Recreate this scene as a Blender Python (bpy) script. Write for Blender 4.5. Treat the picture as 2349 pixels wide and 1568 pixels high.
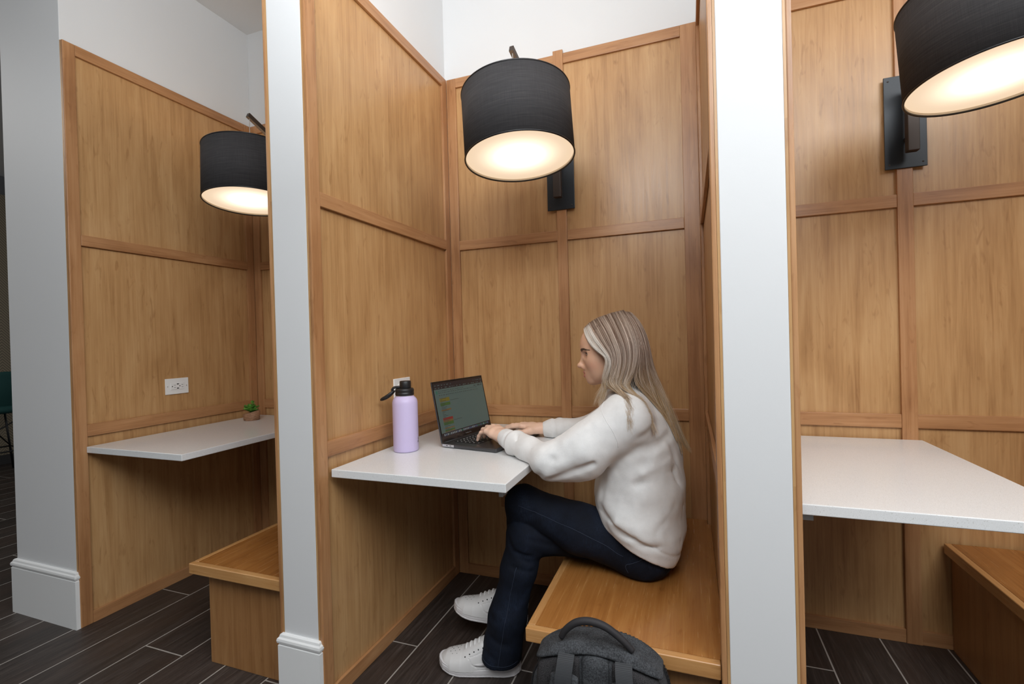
import bpy, bmesh, math, random
import numpy as np
from mathutils import Vector, Matrix

# ------------------------------------------------------------------ camera, light, exposure
SC = bpy.context.scene
COL = SC.collection
for _o in list(bpy.data.objects):
    bpy.data.objects.remove(_o)

cam_d = bpy.data.cameras.new('camera')
cam = bpy.data.objects.new('camera', cam_d)
COL.objects.link(cam)
SC.camera = cam
cam_d.sensor_width = 36.0
cam_d.sensor_fit = 'HORIZONTAL'
cam_d.lens = 1103.357 * 36.0 / 2349.0
cam_d.clip_start = 0.05
yaw, pitch, roll = -0.3537, -0.0069, -0.0271
_f = Vector((math.sin(yaw)*math.cos(pitch), math.cos(yaw)*math.cos(pitch), math.sin(pitch)))
_r = Vector((math.cos(yaw), -math.sin(yaw), 0.0))
_u = _r.cross(_f)
_c, _s = math.cos(roll), math.sin(roll)
R_ = _c*_r + _s*_u
U_ = -_s*_r + _c*_u
cam.matrix_world = Matrix(((R_.x, U_.x, -_f.x, 1.10255), (R_.y, U_.y, -_f.y, -2.14435),
                           (R_.z, U_.z, -_f.z, 1.15765), (0, 0, 0, 1)))

vs = SC.view_settings
vs.view_transform = 'Standard'
vs.look = 'None'
vs.gamma = 1.0
vs.use_curve_mapping = False
vs.exposure = 0.06

world = bpy.data.worlds.new('world')
SC.world = world
world.use_nodes = True
bg = world.node_tree.nodes['Background']
bg.inputs[0].default_value = (0.93, 0.97, 1.0, 1)
bg.inputs[1].default_value = 0.20

def area_light(name, loc, target, sx, sy, power, col):
    d = bpy.data.lights.new(name, 'AREA')
    d.shape = 'RECTANGLE'; d.size = sx; d.size_y = sy
    d.energy = power; d.color = col
    o = bpy.data.objects.new(name, d); COL.objects.link(o)
    o.location = loc
    o.rotation_euler = (Vector(target)-Vector(loc)).to_track_quat('-Z', 'Y').to_euler()
    return o
# added area light simulating flash bounce, in front of the booths, out of frame
area_light('unseen_area_light', (1.7, -2.35, 2.93), (0.7, -0.9, 0.4), 3.4, 1.6, 150, (0.96, 0.985, 1.0))
# camera flash bounced off the ceiling
area_light('bounced_flash', (0.75, -1.8, 2.25), (0.6, -1.4, 3.0), 0.5, 0.5, 19, (0.96, 0.985, 1.0))
area_light('unseen_area_light', (-3.4, -1.6, 2.93), (-3.2, -1.0, 0.0), 1.6, 1.6, 22, (1.0, 0.97, 0.93))

# ------------------------------------------------------------------ node helpers
class N:
    def __init__(self, name, rough=0.5):
        self.m = bpy.data.materials.new(name); self.m.use_nodes = True
        self.t = self.m.node_tree; self.b = self.t.nodes['Principled BSDF']
        self.b.inputs['Roughness'].default_value = rough
    def n(self, typ, **kw):
        x = self.t.nodes.new('ShaderNode'+typ)
        for k, v in kw.items(): setattr(x, k, v)
        return x
    def link(self, a, b): self.t.links.new(a, b)
    def put(self, sock, v):
        if hasattr(v, 'is_output') or isinstance(v, bpy.types.NodeSocket): self.link(v, sock)
        else: sock.default_value = v
    def coord(self, kind='Object', scale=(1, 1, 1), loc=(0, 0, 0), vec=None):
        mp = self.n('Mapping')
        mp.inputs['Scale'].default_value = scale; mp.inputs['Location'].default_value = loc
        self.link(vec if vec is not None else self.n('TexCoord').outputs[kind], mp.inputs['Vector'])
        return mp.outputs[0]
    def noise(self, vec, scale=5, detail=4, rough=0.5, dist=0.0):
        x = self.n('TexNoise'); self.link(vec, x.inputs['Vector'])
        x.inputs['Scale'].default_value = scale; x.inputs['Detail'].default_value = detail
        x.inputs['Roughness'].default_value = rough; x.inputs['Distortion'].default_value = dist
        return x.outputs[0]
    def ramp(self, fac, stops):
        x = self.n('ValToRGB'); self.link(fac, x.inputs[0]); e = x.color_ramp.elements
        while len(e) < len(stops): e.new(0.5)
        for i, (p, c) in enumerate(stops):
            e[i].position = p; e[i].color = (*c, 1) if len(c) == 3 else c
        return x.outputs[0]
    def math(self, op, a, b=None, clamp=False):
        x = self.n('Math', operation=op, use_clamp=clamp); self.put(x.inputs[0], a)
        if b is not None: self.put(x.inputs[1], b)
        return x.outputs[0]
    def mix(self, fac, a, b, mode='MIX'):
        x = self.n('Mix', data_type='RGBA', blend_type=mode)
        self.put(x.inputs[0], fac); self.put(x.inputs[6], a); self.put(x.inputs[7], b)
        return x.outputs[2]
    def bump(self, h, strength=0.2, dist=0.01):
        x = self.n('Bump'); self.link(h, x.inputs['Height'])
        x.inputs['Strength'].default_value = strength; x.inputs['Distance'].default_value = dist
        self.link(x.outputs[0], self.b.inputs['Normal'])
    def base(self, v): self.put(self.b.inputs['Base Color'], v)
    def rough(self, v): self.put(self.b.inputs['Roughness'], v)
    def set(self, **kw):
        for k, v in kw.items(): self.b.inputs[k.replace('_', ' ')].default_value = v
        return self

def plain(name, col, rough=0.5, metal=0.0, **kw):
    k = N(name, rough); k.base((*col, 1)); k.b.inputs['Metallic'].default_value = metal
    k.set(**kw); return k.m

def wood(name, axis, dark, mid, light, rough=0.34, seed=0.0, blotch=0.5):
    """stained maple; grain runs along `axis`"""
    k = N(name, rough)
    oi = k.n('ObjectInfo')
    add = k.n('VectorMath', operation='ADD')
    comb = k.n('CombineXYZ')
    k.link(k.math('MULTIPLY', oi.outputs['Random'], 37.0), comb.inputs[0])
    k.link(k.math('MULTIPLY', oi.outputs['Random'], 91.0), comb.inputs[2])
    k.link(k.n('TexCoord').outputs['Object'], add.inputs[0]); k.link(comb.outputs[0], add.inputs[1])
    v = add.outputs[0]
    st = [26.0, 26.0, 26.0]; st[axis] = 1.3
    s2 = [150.0, 150.0, 150.0]; s2[axis] = 5.0
    s3 = [6.0, 6.0, 6.0]; s3[axis] = 2.4
    s4 = [46.0, 46.0, 46.0]; s4[axis] = 11.0
    big = k.noise(k.coord(vec=v, scale=s3, loc=(seed, seed, 0)), 1.0, 3, 0.55, 0.6)
    grain = k.noise(k.coord(vec=v, scale=st), 1.0, 5, 0.6, 1.2)
    fine = k.noise(k.coord(vec=v, scale=s2), 1.0, 3, 0.6, 0.2)
    fleck = k.noise(k.coord(vec=v, scale=s4, loc=(3, 1, 2)), 1.0, 2, 0.5, 0.9)
    g = k.math('ADD', k.math('MULTIPLY', grain, 0.55), k.math('MULTIPLY', fine, 0.3))
    g = k.math('ADD', g, k.math('MULTIPLY', big, blotch*0.7))
    g = k.math('SUBTRACT', g, blotch*0.35-0.07)
    col = k.ramp(g, [(0.28, dark), (0.5, mid), (0.72, light)])
    fl = k.ramp(fleck, [(0.62, (1, 1, 1)), (0.76, (0.62, 0.52, 0.43))])
    col = k.mix(0.5, col, fl, 'MULTIPLY')
    k.base(col)
    k.rough(k.math('ADD', k.math('MULTIPLY', fine, 0.16), rough-0.08))
    k.bump(g, 0.06, 0.004)
    return k.m

M = {}
PD, PM, PL_ = (0.345, 0.174, 0.066), (0.510, 0.290, 0.124), (0.615, 0.382, 0.182)
TD, TM, TL = (0.285, 0.124, 0.048), (0.445, 0.222, 0.096), (0.560, 0.312, 0.150)
M['panel'] = wood('maple_panel', 2, PD, PM, PL_, blotch=0.6)
M['stile'] = wood('maple_stile', 2, TD, TM, TL, seed=4.0, blotch=0.7)
M['rail_x'] = wood('maple_rail', 0, TD, TM, TL, seed=7.0, blotch=0.7)
M['rail_y'] = wood('maple_rail_side', 1, TD, TM, TL, seed=9.0, blotch=0.7)
M['seat'] = wood('maple_seat', 1, (0.22, 0.080, 0.018), (0.35, 0.142, 0.035), (0.46, 0.215, 0.064), rough=0.25, seed=2.0, blotch=0.6)
M['bench_base'] = wood('maple_bench_base', 2, (0.27, 0.118, 0.038), (0.37, 0.180, 0.066), (0.45, 0.240, 0.098), seed=12.0)

def make_paint():
    k = N('white_wall_paint', 0.55)
    k.base((0.735, 0.745, 0.755, 1))
    h = k.noise(k.coord('Object', (1, 1, 1)), 160, 3, 0.6)
    k.bump(h, 0.05, 0.002)
    return k.m
M['paint'] = make_paint()
M['trim_paint'] = plain('white_satin_trim', (0.84, 0.85, 0.85), 0.3)
M['ceiling'] = plain('ceiling_paint', (0.80, 0.80, 0.80), 0.8)

def make_quartz():
    k = N('pale_quartz', 0.17); k.b.inputs['Specular IOR Level'].default_value = 0.35
    v = k.coord('Object')
    a = k.noise(v, 900, 1, 0.5)
    b = k.noise(v, 420, 2, 0.5)
    c = k.ramp(a, [(0.30, (0.66, 0.67, 0.675)), (0.46, (0.78, 0.79, 0.795)), (0.70, (0.83, 0.84, 0.845))])
    d = k.ramp(b, [(0.26, (0.72, 0.70, 0.66)), (0.36, (1, 1, 1))])
    k.base(k.mix(1.0, c, d, 'MULTIPLY'))
    return k.m
M['quartz'] = make_quartz()

def make_floor():
    k = N('dark_plank_tile', 0.5)
    tc = k.n('TexCoord'); sp = k.n('SeparateXYZ'); k.link(tc.outputs['Object'], sp.inputs[0])
    W_, L_, G = 0.2045, 0.97, 0.0052
    u = k.math('DIVIDE', k.math('SUBTRACT', sp.outputs[0], 0.107), W_)
    ci = k.math('FLOOR', u); fu = k.math('FRACT', u)
    cp = k.math('ADD', ci, 1.0)
    vv = k.math('DIVIDE', k.math('SUBTRACT', k.math('ADD', sp.outputs[1], 0.574), k.math('MULTIPLY', cp, 0.3233)), L_)
    fv = k.math('FRACT', vv); ri = k.math('FLOOR', vv)
    def edge(f, size):
        return k.math('LESS_THAN', k.math('MINIMUM', f, k.math('SUBTRACT', 1.0, f)), G*0.5/size)
    grout = k.math('MAXIMUM', edge(fu, W_), edge(fv, L_))
    cid = k.n('CombineXYZ'); k.link(ci, cid.inputs[0]); k.link(ri, cid.inputs[1])
    wn = k.n('TexWhiteNoise', noise_dimensions='2D'); k.link(cid.outputs[0], wn.inputs['Vector'])
    off = k.n('VectorMath', operation='MULTIPLY_ADD')
    k.link(wn.outputs['Color'], off.inputs[0]); off.inputs[1].default_value = (9, 9, 9); k.link(tc.outputs['Object'], off.inputs[2])
    g1 = k.noise(k.coord(vec=off.outputs[0], scale=(30, 2.2, 1)), 1.0, 5, 0.62, 2.2)
    g2 = k.noise(k.coord(vec=off.outputs[0], scale=(170, 7, 1)), 1.0, 3, 0.6, 0.3)
    g3 = k.noise(k.coord(vec=off.outputs[0], scale=(5, 2, 1)), 1.0, 2, 0.5, 0.3)
    g = k.math('ADD', k.math('MULTIPLY', g1, 0.5), k.math('MULTIPLY', g2, 0.5))
    g = k.math('ADD', g, k.math('MULTIPLY', k.math('SUBTRACT', wn.outputs['Value'], 0.5), 0.10))
    col = k.ramp(g, [(0.34, (0.018, 0.014, 0.012)), (0.52, (0.044, 0.034, 0.030)), (0.70, (0.098, 0.080, 0.070))])
    red = k.mix(k.ramp(g3, [(0.45, (0, 0, 0)), (0.7, (0.5, 0.5, 0.5))]), col, (0.060, 0.036, 0.027, 1))
    k.base(k.mix(grout, red, (0.40, 0.375, 0.345, 1)))
    k.rough(k.math('ADD', 0.36, k.math('MULTIPLY', g2, 0.28)))
    hh = k.math('SUBTRACT', k.math('MULTIPLY', g, 0.35), k.math('MULTIPLY', grout, 0.7))
    k.bump(hh, 0.25, 0.003)
    return k.m
M['floor'] = make_floor()

def make_herring():
    k = N('herringbone_slats', 0.6)
    tc = k.n('TexCoord'); sp = k.n('SeparateXYZ'); k.link(tc.outputs['Object'], sp.inputs[0])
    y, z = sp.outputs[1], sp.outputs[2]
    fy = k.math('PINGPONG', y, 0.35)
    d = k.math('ADD', z, k.math('MULTIPLY', fy, 1.2))
    st = k.math('FRACT', k.math('MULTIPLY', d, 34.0))
    line = k.ramp(st, [(0.0, (0.05, 0.04, 0.03)), (0.22, (0.25, 0.205, 0.14)), (0.8, (0.32, 0.26, 0.175)), (1.0, (0.06, 0.05, 0.035))])
    k.base(line); return k.m
M['herring'] = make_herring()
M['grey_wall'] = plain('dark_grey_paint', (0.13, 0.13, 0.135), 0.7)

# ------------------------------------------------------------------ object helpers
def link(o, parent=None):
    COL.objects.link(o)
    if parent is not None: o.parent = parent
    return o
def tag(o, label=None, cat=None, group=None, kind=None):
    if label: o['label'] = label
    if cat: o['category'] = cat
    if group: o['group'] = group
    if kind: o['kind'] = kind
    return o
def thing(name, label, cat, loc=(0, 0, 0), rz=0.0, group=None):
    o = bpy.data.objects.new(name, None); link(o)
    o.empty_display_size = 0.1
    o.location = loc; o.rotation_euler = (0, 0, rz)
    bpy.context.view_layer.update()
    return tag(o, label, cat, group)
def from_pydata(name, v, f, mat, parent=None, smooth=False):
    me = bpy.data.meshes.new(name); me.from_pydata([tuple(map(float, p)) for p in v], [], f)
    if smooth: me.shade_smooth()
    me.materials.append(M[mat] if isinstance(mat, str) else mat)
    return link(bpy.data.objects.new(name, me), parent)
def from_bm(name, bm, mat, parent=None, smooth=False):
    bmesh.ops.recalc_face_normals(bm, faces=bm.faces)
    me = bpy.data.meshes.new(name); bm.to_mesh(me); bm.free()
    if smooth: me.shade_smooth()
    for m_ in (mat if isinstance(mat, (list, tuple)) else [mat]):
        me.materials.append(M[m_] if isinstance(m_, str) else m_)
    return link(bpy.data.objects.new(name, me), parent)
def bx(bm, x0, x1, y0, y1, z0, z1, bev=0.0, seg=2, mat=None):
    r = bmesh.ops.create_cube(bm, size=1.0)
    vv = r['verts']
    for v in vv:
        v.co = Vector(((x0+x1)/2+v.co.x*(x1-x0), (y0+y1)/2+v.co.y*(y1-y0), (z0+z1)/2+v.co.z*(z1-z0)))
    if bev > 0:
        ee = {e for v in vv for e in v.link_edges}
        rb = bmesh.ops.bevel(bm, geom=list(ee), offset=bev, segments=seg, affect='EDGES', profile=0.6)
        if mat is not None:
            for f in rb['faces']: f.material_index = mat
    if mat is not None:
        for v in vv:
            if v.is_valid:
                for f in v.link_faces: f.material_index = mat
    return vv
def box(name, x0, x1, y0, y1, z0, z1, mat, parent=None, bev=0.0015, kind=None, seg=2):
    bm = bmesh.new(); bx(bm, min(x0, x1), max(x0, x1), min(y0, y1), max(y0, y1), min(z0, z1), max(z0, z1), bev, seg)
    o = from_bm(name, bm, mat, parent)
    if kind: o['kind'] = kind
    return o
def frame_of(t):
    t = t.normalized(); a = Vector((0, 0, 1)) if abs(t.z) < 0.9 else Vector((1, 0, 0))
    n = t.cross(a).normalized(); return n, t.cross(n).normalized()
def tube(bm, pts, rad, seg=10, closed=False, cap=True, flat=None):
    """sweep a circle (or ellipse: flat=(a,b)) along pts; rad scalar or list"""
    pts = [Vector(p) for p in pts]; n = len(pts); rings = []
    pn = None
    for i, p in enumerate(pts):
        if closed: t = pts[(i+1) % n]-pts[i-1]
        else: t = pts[min(i+1, n-1)]-pts[max(i-1, 0)]
        t = t.normalized()
        if pn is None: a, b = frame_of(t)
        else:
            a = (pn - t*pn.dot(t)).normalized(); b = t.cross(a).normalized()
        pn = a
        r = rad[i] if hasattr(rad, '__len__') else rad
        fa, fb = flat if flat else (1, 1)
        rings.append([bm.verts.new(p+(a*math.cos(2*math.pi*k/seg)*fa+b*math.sin(2*math.pi*k/seg)*fb)*r) for k in range(seg)])
    m = n if closed else n-1
    for i in range(m):
        A, B = rings[i], rings[(i+1) % n]
        for k in range(seg):
            bm.faces.new((A[k], A[(k+1) % seg], B[(k+1) % seg], B[k]))
    if cap and not closed:
        bm.faces.new(rings[0][::-1]); bm.faces.new(rings[-1])
    return rings
def lathe(bm, prof, seg=48, c=(0, 0, 0), close=True, mat=None):
    """prof: list of (r,z)"""
    rings = []
    for r, z in prof:
        if r < 1e-6: rings.append([bm.verts.new((c[0], c[1], c[2]+z))])
        else: rings.append([bm.verts.new((c[0]+r*math.cos(2*math.pi*k/seg), c[1]+r*math.sin(2*math.pi*k/seg), c[2]+z)) for k in range(seg)])
    for A, B in zip(rings[:-1], rings[1:]):
        for k in range(seg):
            k2 = (k+1) % seg
            if len(A) == 1 and len(B) == 1: continue
            if len(A) == 1: f = (A[0], B[k2], B[k])
            elif len(B) == 1: f = (A[k], A[k2], B[0])
            else: f = (A[k], A[k2], B[k2], B[k])
            ff = bm.faces.new(f)
            if mat is not None: ff.material_index = mat
    return rings
def catmull(pts, n=8):
    P = [Vector(p) for p in pts]; P = [2*P[0]-P[1]]+P+[2*P[-1]-P[-2]]; out = []
    for i in range(1, len(P)-2):
        for j in range(n):
            t = j/n; a, b, c, d = P[i-1], P[i], P[i+1], P[i+2]
            out.append(0.5*((2*b)+(c-a)*t+(2*a-5*b+4*c-d)*t*t+(3*b-a-3*c+d)*t**3))
    out.append(P[-2]); return out
def copy_tree(o, parent=None):
    c = o.copy(); COL.objects.link(c); c.parent = parent
    for ch in list(o.children): copy_tree(ch, c)
    return c

# ------------------------------------------------------------------ the setting
H = 2.445
CZ = 3.0
box('floor', -6.5, 5.0, -7.0, 3.0, -0.1, 0.0, 'floor', bev=0, kind='structure')
box('ceiling', -6.5, 5.0, -7.0, 3.0, CZ, CZ+0.08, 'ceiling', bev=0, kind='structure')
wf = box('wall_far', -5.70, -5.60, -7.0, 3.0, 0.0, CZ, 'grey_wall', bev=0, kind='structure')
box('slat_cladding', -5.60, -5.58, -3.0, 2.6, 0.0, 2.80, 'herring', wf, bev=0)
box('baseboard_far', -5.58, -5.565, -3.0, 2.6, 0.0, 0.10, plain('dark_skirting', (0.03, 0.028, 0.027), 0.5), bev=0.003, kind='structure')

ZR = [(0.0, 0.050), (0.792, 0.842), (1.600, 1.646), (2.400, H)]   # horizontal rails
T1, T2 = 0.012, 0.018     # rail thickness, rail + panel
def cladding_side(wall, xf, s, yf, yb, front_w=0.045, back_w=0.045):
    """wood cladding on a partition; the trim face is x = xf and looks along s"""
    def slab(nm, y0, y1, z0, z1, a, b, mat, bev=0.0018):
        return box(nm, xf-s*b, xf-s*a, y0, y1, z0, z1, mat, wall, bev)
    zs = [0.0]+[0.817, 1.623]+[H]
    for i in range(3):
        slab('panel', yf, yb+T2, zs[i], zs[i+1], T1, T2, 'panel', 0)
    slab('stile', yf, yf+front_w, 0.0, H, 0.0, T1, 'stile', 0.003)
    slab('stile', yb-back_w, yb, 0.0, H, 0.0, T1, 'stile')
    for z0, z1 in ZR:
        slab('rail', yf+front_w, yb-back_w, z0, z1, 0.0, T1*0.93, 'rail_y')
def cladding_back(wall, x0, x1, cs, lw=0.0486, rw=0.055):
    def slab(nm, a0, a1, z0, z1, ya, yb, mat, bev=0.0018):
        return box(nm, a0, a1, ya, yb, z0, z1, mat, wall, bev)
    zs = [0.0, 0.817, 1.623, H]; cm = (cs[0]+cs[1])/2
    for i in range(3):
        slab('panel', x0, cm, zs[i], zs[i+1], T1, T2, 'panel', 0)
        slab('panel', cm, x1, zs[i], zs[i+1], T1, T2, 'panel', 0)
    slab('stile', x0, x0+lw, 0, H, 0, T1, 'stile')
    slab('stile', cs[0], cs[1], 0, H+0.016, -0.002, T1, 'stile')
    slab('stile', x1-rw, x1, 0, H, 0, T1, 'stile')
    for z0, z1 in ZR:
        slab('rail', x0+lw, cs[0], z0, z1, 0.0008, T1, 'rail_x')
        slab('rail', cs[1], x1-rw, z0, z1, 0.0008, T1, 'rail_x')

YF = -0.945
# drywall cores (full height), each with the wood cladding of the faces that belong to it
wl = box('wall_left', -1.745, -1.318, -0.905, 0.018, 0, CZ, 'paint', bev=0.002, kind='structure')
cladding_side(wl, -1.300, 1, -0.905, 0.0)
wm = box('wall_middle', -0.157, -0.018, YF, 0.018, 0, CZ, 'paint', bev=0.002, kind='structure')
cladding_side(wm, 0.0, 1, YF, 0.0)
cladding_side(wm, -0.175, -1, YF, 0.0)
wr = box('wall_right', 1.173, 1.308, YF, 0.018, 0, CZ, 'paint', bev=0.002, kind='structure')
cladding_side(wr, 1.155, -1, YF, 0.0)
cladding_side(wr, 1.326, 1, YF, 0.0)
wo = box('wall_outer', 2.470, 2.600, YF, 0.018, 0, CZ, 'paint', bev=0.002, kind='structure')
cladding_side(wo, 2.452, -1, YF, 0.0)
wb = box('wall_back', -1.745, 2.60, 0.018, 0.13, 0, CZ, 'paint', bev=0.0, kind='structure')
cladding_back(wb, -1.300, -0.175, (-0.754, -0.708))
cladding_back(wb, 0.0, 1.155, (0.546, 0.592), rw=0.062)
cladding_back(wb, 1.326, 2.452, (1.826, 1.874))

def baseboard(name, x0, x1, y0, side, h=0.205):
    """profiled board across a pillar front with short returns"""
    prof = [(0.0, 0.0), (0.015, 0.0), (0.015, h-0.036), (0.0125, h-0.034), (0.0125, h-0.031), (0.0165, h-0.028),
            (0.018, h-0.021), (0.0165, h-0.014), (0.012, h-0.010), (0.010, h-0.003), (0.006, h), (0.0, h)]
    path = []
    if 'l' in side: path.append((x0, y0+0.05, -1, 0))
    path.append((x0, y0, -1, -1) if 'l' in side else (x0, y0, 0, -1))
    path.append((x1, y0, 1, -1) if 'r' in side else (x1, y0, 0, -1))
    if 'r' in side: path.append((x1, y0+0.012, 1, 0))
    v, f = [], []
    for (px, py, dx, dy) in path:
        for d, z in prof: v.append((px+dx*d, py+dy*d, z))
    k = len(prof)
    for i in range(len(path)-1):
        for j in range(k-1):
            f.append((i*k+j, i*k+j+1, (i+1)*k+j+1, (i+1)*k+j))
    f.append(tuple(range(k))); f.append(tuple(range((len(path)-1)*k, len(path)*k))[::-1])
    o = from_pydata(name, v, f, 'trim_paint'); o['kind'] = 'structure'; return o
baseboard('baseboard_left', -1.745, -1.318, -0.905, 'lr', 0.235)
baseboard('baseboard_middle', -0.157, -0.018, YF, 'lr', 0.222)
baseboard('baseboard_right', 1.173, 1.308, YF, '', 0.205)

# ------------------------------------------------------------------ tables and benches
M['steel'] = plain('brushed_steel', (0.55, 0.55, 0.54), 0.35, 1.0)
def table(label, x0, x1, y0, tab=None):
    t = thing('wall_table', label, 'table', (x0, -0.01, 0.724), group='pale quartz booth tables')
    box('tabletop', 0.002, x1-x0, y0+0.01, 0.010, 0.0, 0.026, 'quartz', t, 0.003, seg=3)
    w = x1-x0
    box('support_bracket', 0.05, w-0.08, y0+0.115, y0+0.155, -0.007, 0.0, 'steel', t, 0.001)
    if tab: box('bracket_tab', tab[0], tab[1], y0+0.022, y0+0.060, -0.016, 0.0, 'steel', t, 0.001)
    return t
table('pale quartz wall table with the laptop and lilac bottle on it', 0.0, 0.609, -0.890, (0.582, 0.594))
table('pale quartz wall table holding the small potted succulent, in the left booth', -1.300, -0.724, -0.867)
table('bare pale quartz wall table in the right booth, beside the right white pillar', 1.326, 1.886, -0.849, (0.004, 0.042))

def bench(label, x0, x1, y0, bx0, by0, side):
    t = thing('booth_bench', label, 'bench', (x0, -0.002, 0.0), group='wooden booth benches')
    w = x1-x0
    # the seat board is scribed round the rear stile and meets the recessed panel
    bm = bmesh.new(); e = w+0.0112
    pl = [(0.022, y0+0.024), (w-0.001, y0+0.024), (w-0.001, -0.896), (e, -0.896), (e, -0.049), (w-0.001, -0.049), (w-0.001, 0.0), (0.022, 0.0)]
    lo = [bm.verts.new((x, y, 0.349)) for x, y in pl]; hi = [bm.verts.new((x, y, 0.3835)) for x, y in pl]
    bm.faces.new(lo[::-1]); bm.faces.new(hi)
    for k in range(8): bm.faces.new((lo[k], lo[(k+1) % 8], hi[(k+1) % 8], hi[k]))
    from_bm('seat', bm, 'seat', t)
    box('front_edge', 0.0, w-0.001, y0+0.002, y0+0.024, 0.347, 0.384, M['edge'], t, 0.004, seg=3)
    box('side_edge', 0.0, 0.022, y0+0.0245, 0.0, 0.347, 0.384, M['edge_y'], t, 0.004, seg=3)
    box('base', bx0-x0, w-0.002, by0+0.002, 0.0, 0.0, 0.347, 'bench_base', t, 0.002)
    return t
ED, EM, EL = (0.36, 0.165, 0.052), (0.52, 0.265, 0.095), (0.62, 0.355, 0.145)
M['edge'] = wood('maple_edge', 0, ED, EM, EL, rough=0.25, seed=5, blotch=0.3)
M['edge_y'] = wood('maple_edge_side', 1, ED, EM, EL, rough=0.25, seed=6, blotch=0.3)
bench('wooden bench under the seated person, backpack leaning at its front', 0.672, 1.155, -0.937, 0.80, -0.885, 1)
bench('empty wooden bench in the left booth, partly behind the middle white pillar', -0.602, -0.175, -0.940, -0.575, -0.885, 1)
bench('empty wooden bench with its shaded base, in the right booth', 1.940, 2.452, -0.937, 1.962, -0.885, 1)

# ------------------------------------------------------------------ sconces
def make_shade_fabric():
    k = N('charcoal_linen', 0.9)
    v = k.coord('Object')
    sp = k.n('SeparateXYZ'); k.link(v, sp.inputs[0])
    ang = k.math('ARCTAN2', sp.outputs[1], sp.outputs[0])
    cb = k.n('CombineXYZ'); k.link(k.math('MULTIPLY', ang, 2.0), cb.inputs[0]); k.link(k.math('MULTIPLY', sp.outputs[2], 260.0), cb.inputs[1])
    slub = k.noise(cb.outputs[0], 1.0, 3, 0.6, 0.4)
    cb2 = k.n('CombineXYZ'); k.link(k.math('MULTIPLY', ang, 120.0), cb2.inputs[0]); k.link(k.math('MULTIPLY', sp.outputs[2], 12.0), cb2.inputs[1])
    warp = k.noise(cb2.outputs[0], 1.0, 3, 0.6, 0.2)
    g = k.math('ADD', k.math('MULTIPLY', slub, 0.65), k.math('MULTIPLY', warp, 0.35))
    k.base(k.ramp(g, [(0.3, (0.020, 0.019, 0.020)), (0.55, (0.036, 0.034, 0.036)), (0.75, (0.062, 0.055, 0.052))]))
    k.bump(g, 0.4, 0.001)
    return k.m
M['shade'] = make_shade_fabric()
M['lining'] = plain('cream_shade_lining', (0.86, 0.78, 0.66), 0.7)
M['plate'] = plain('blackened_metal', (0.022, 0.026, 0.031), 0.42, 0.3)
M['bronze'] = plain('dark_bronze', (0.060, 0.045, 0.037), 0.45, 0.4)
M['black'] = plain('black_plastic', (0.012, 0.012, 0.013), 0.4)
def make_diffuser():
    k = N('lit_diffuser', 0.6)
    tc = k.n('TexCoord')
    mp = k.n('Mapping'); k.link(tc.outputs['Object'], mp.inputs['Vector']); mp.inputs['Scale'].default_value = (1/0.185, 1/0.185, 1/0.185)
    gr = k.n('TexGradient', gradient_type='SPHERICAL'); k.link(mp.outputs[0], gr.inputs[0])
    col = k.ramp(gr.outputs[1], [(0.0, (0.90, 0.67, 0.45)), (0.45, (0.97, 0.78, 0.58)), (0.72, (1.0, 0.90, 0.76)), (0.9, (1, 0.97, 0.92))])
    st = k.n('MapRange'); k.link(gr.outputs[1], st.inputs[0]); st.inputs[1].default_value = 0.12; st.inputs[2].default_value = 0.92
    st.inputs[3].default_value = 0.92; st.inputs[4].default_value = 2.1; st.interpolation_type = 'SMOOTHSTEP'
    k.base((0.2, 0.2, 0.2, 1))
    k.link(col, k.b.inputs['Emission Color']); k.link(st.outputs[0], k.b.inputs['Emission Strength'])
    return k.m
M['diffuser'] = make_diffuser()

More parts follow.
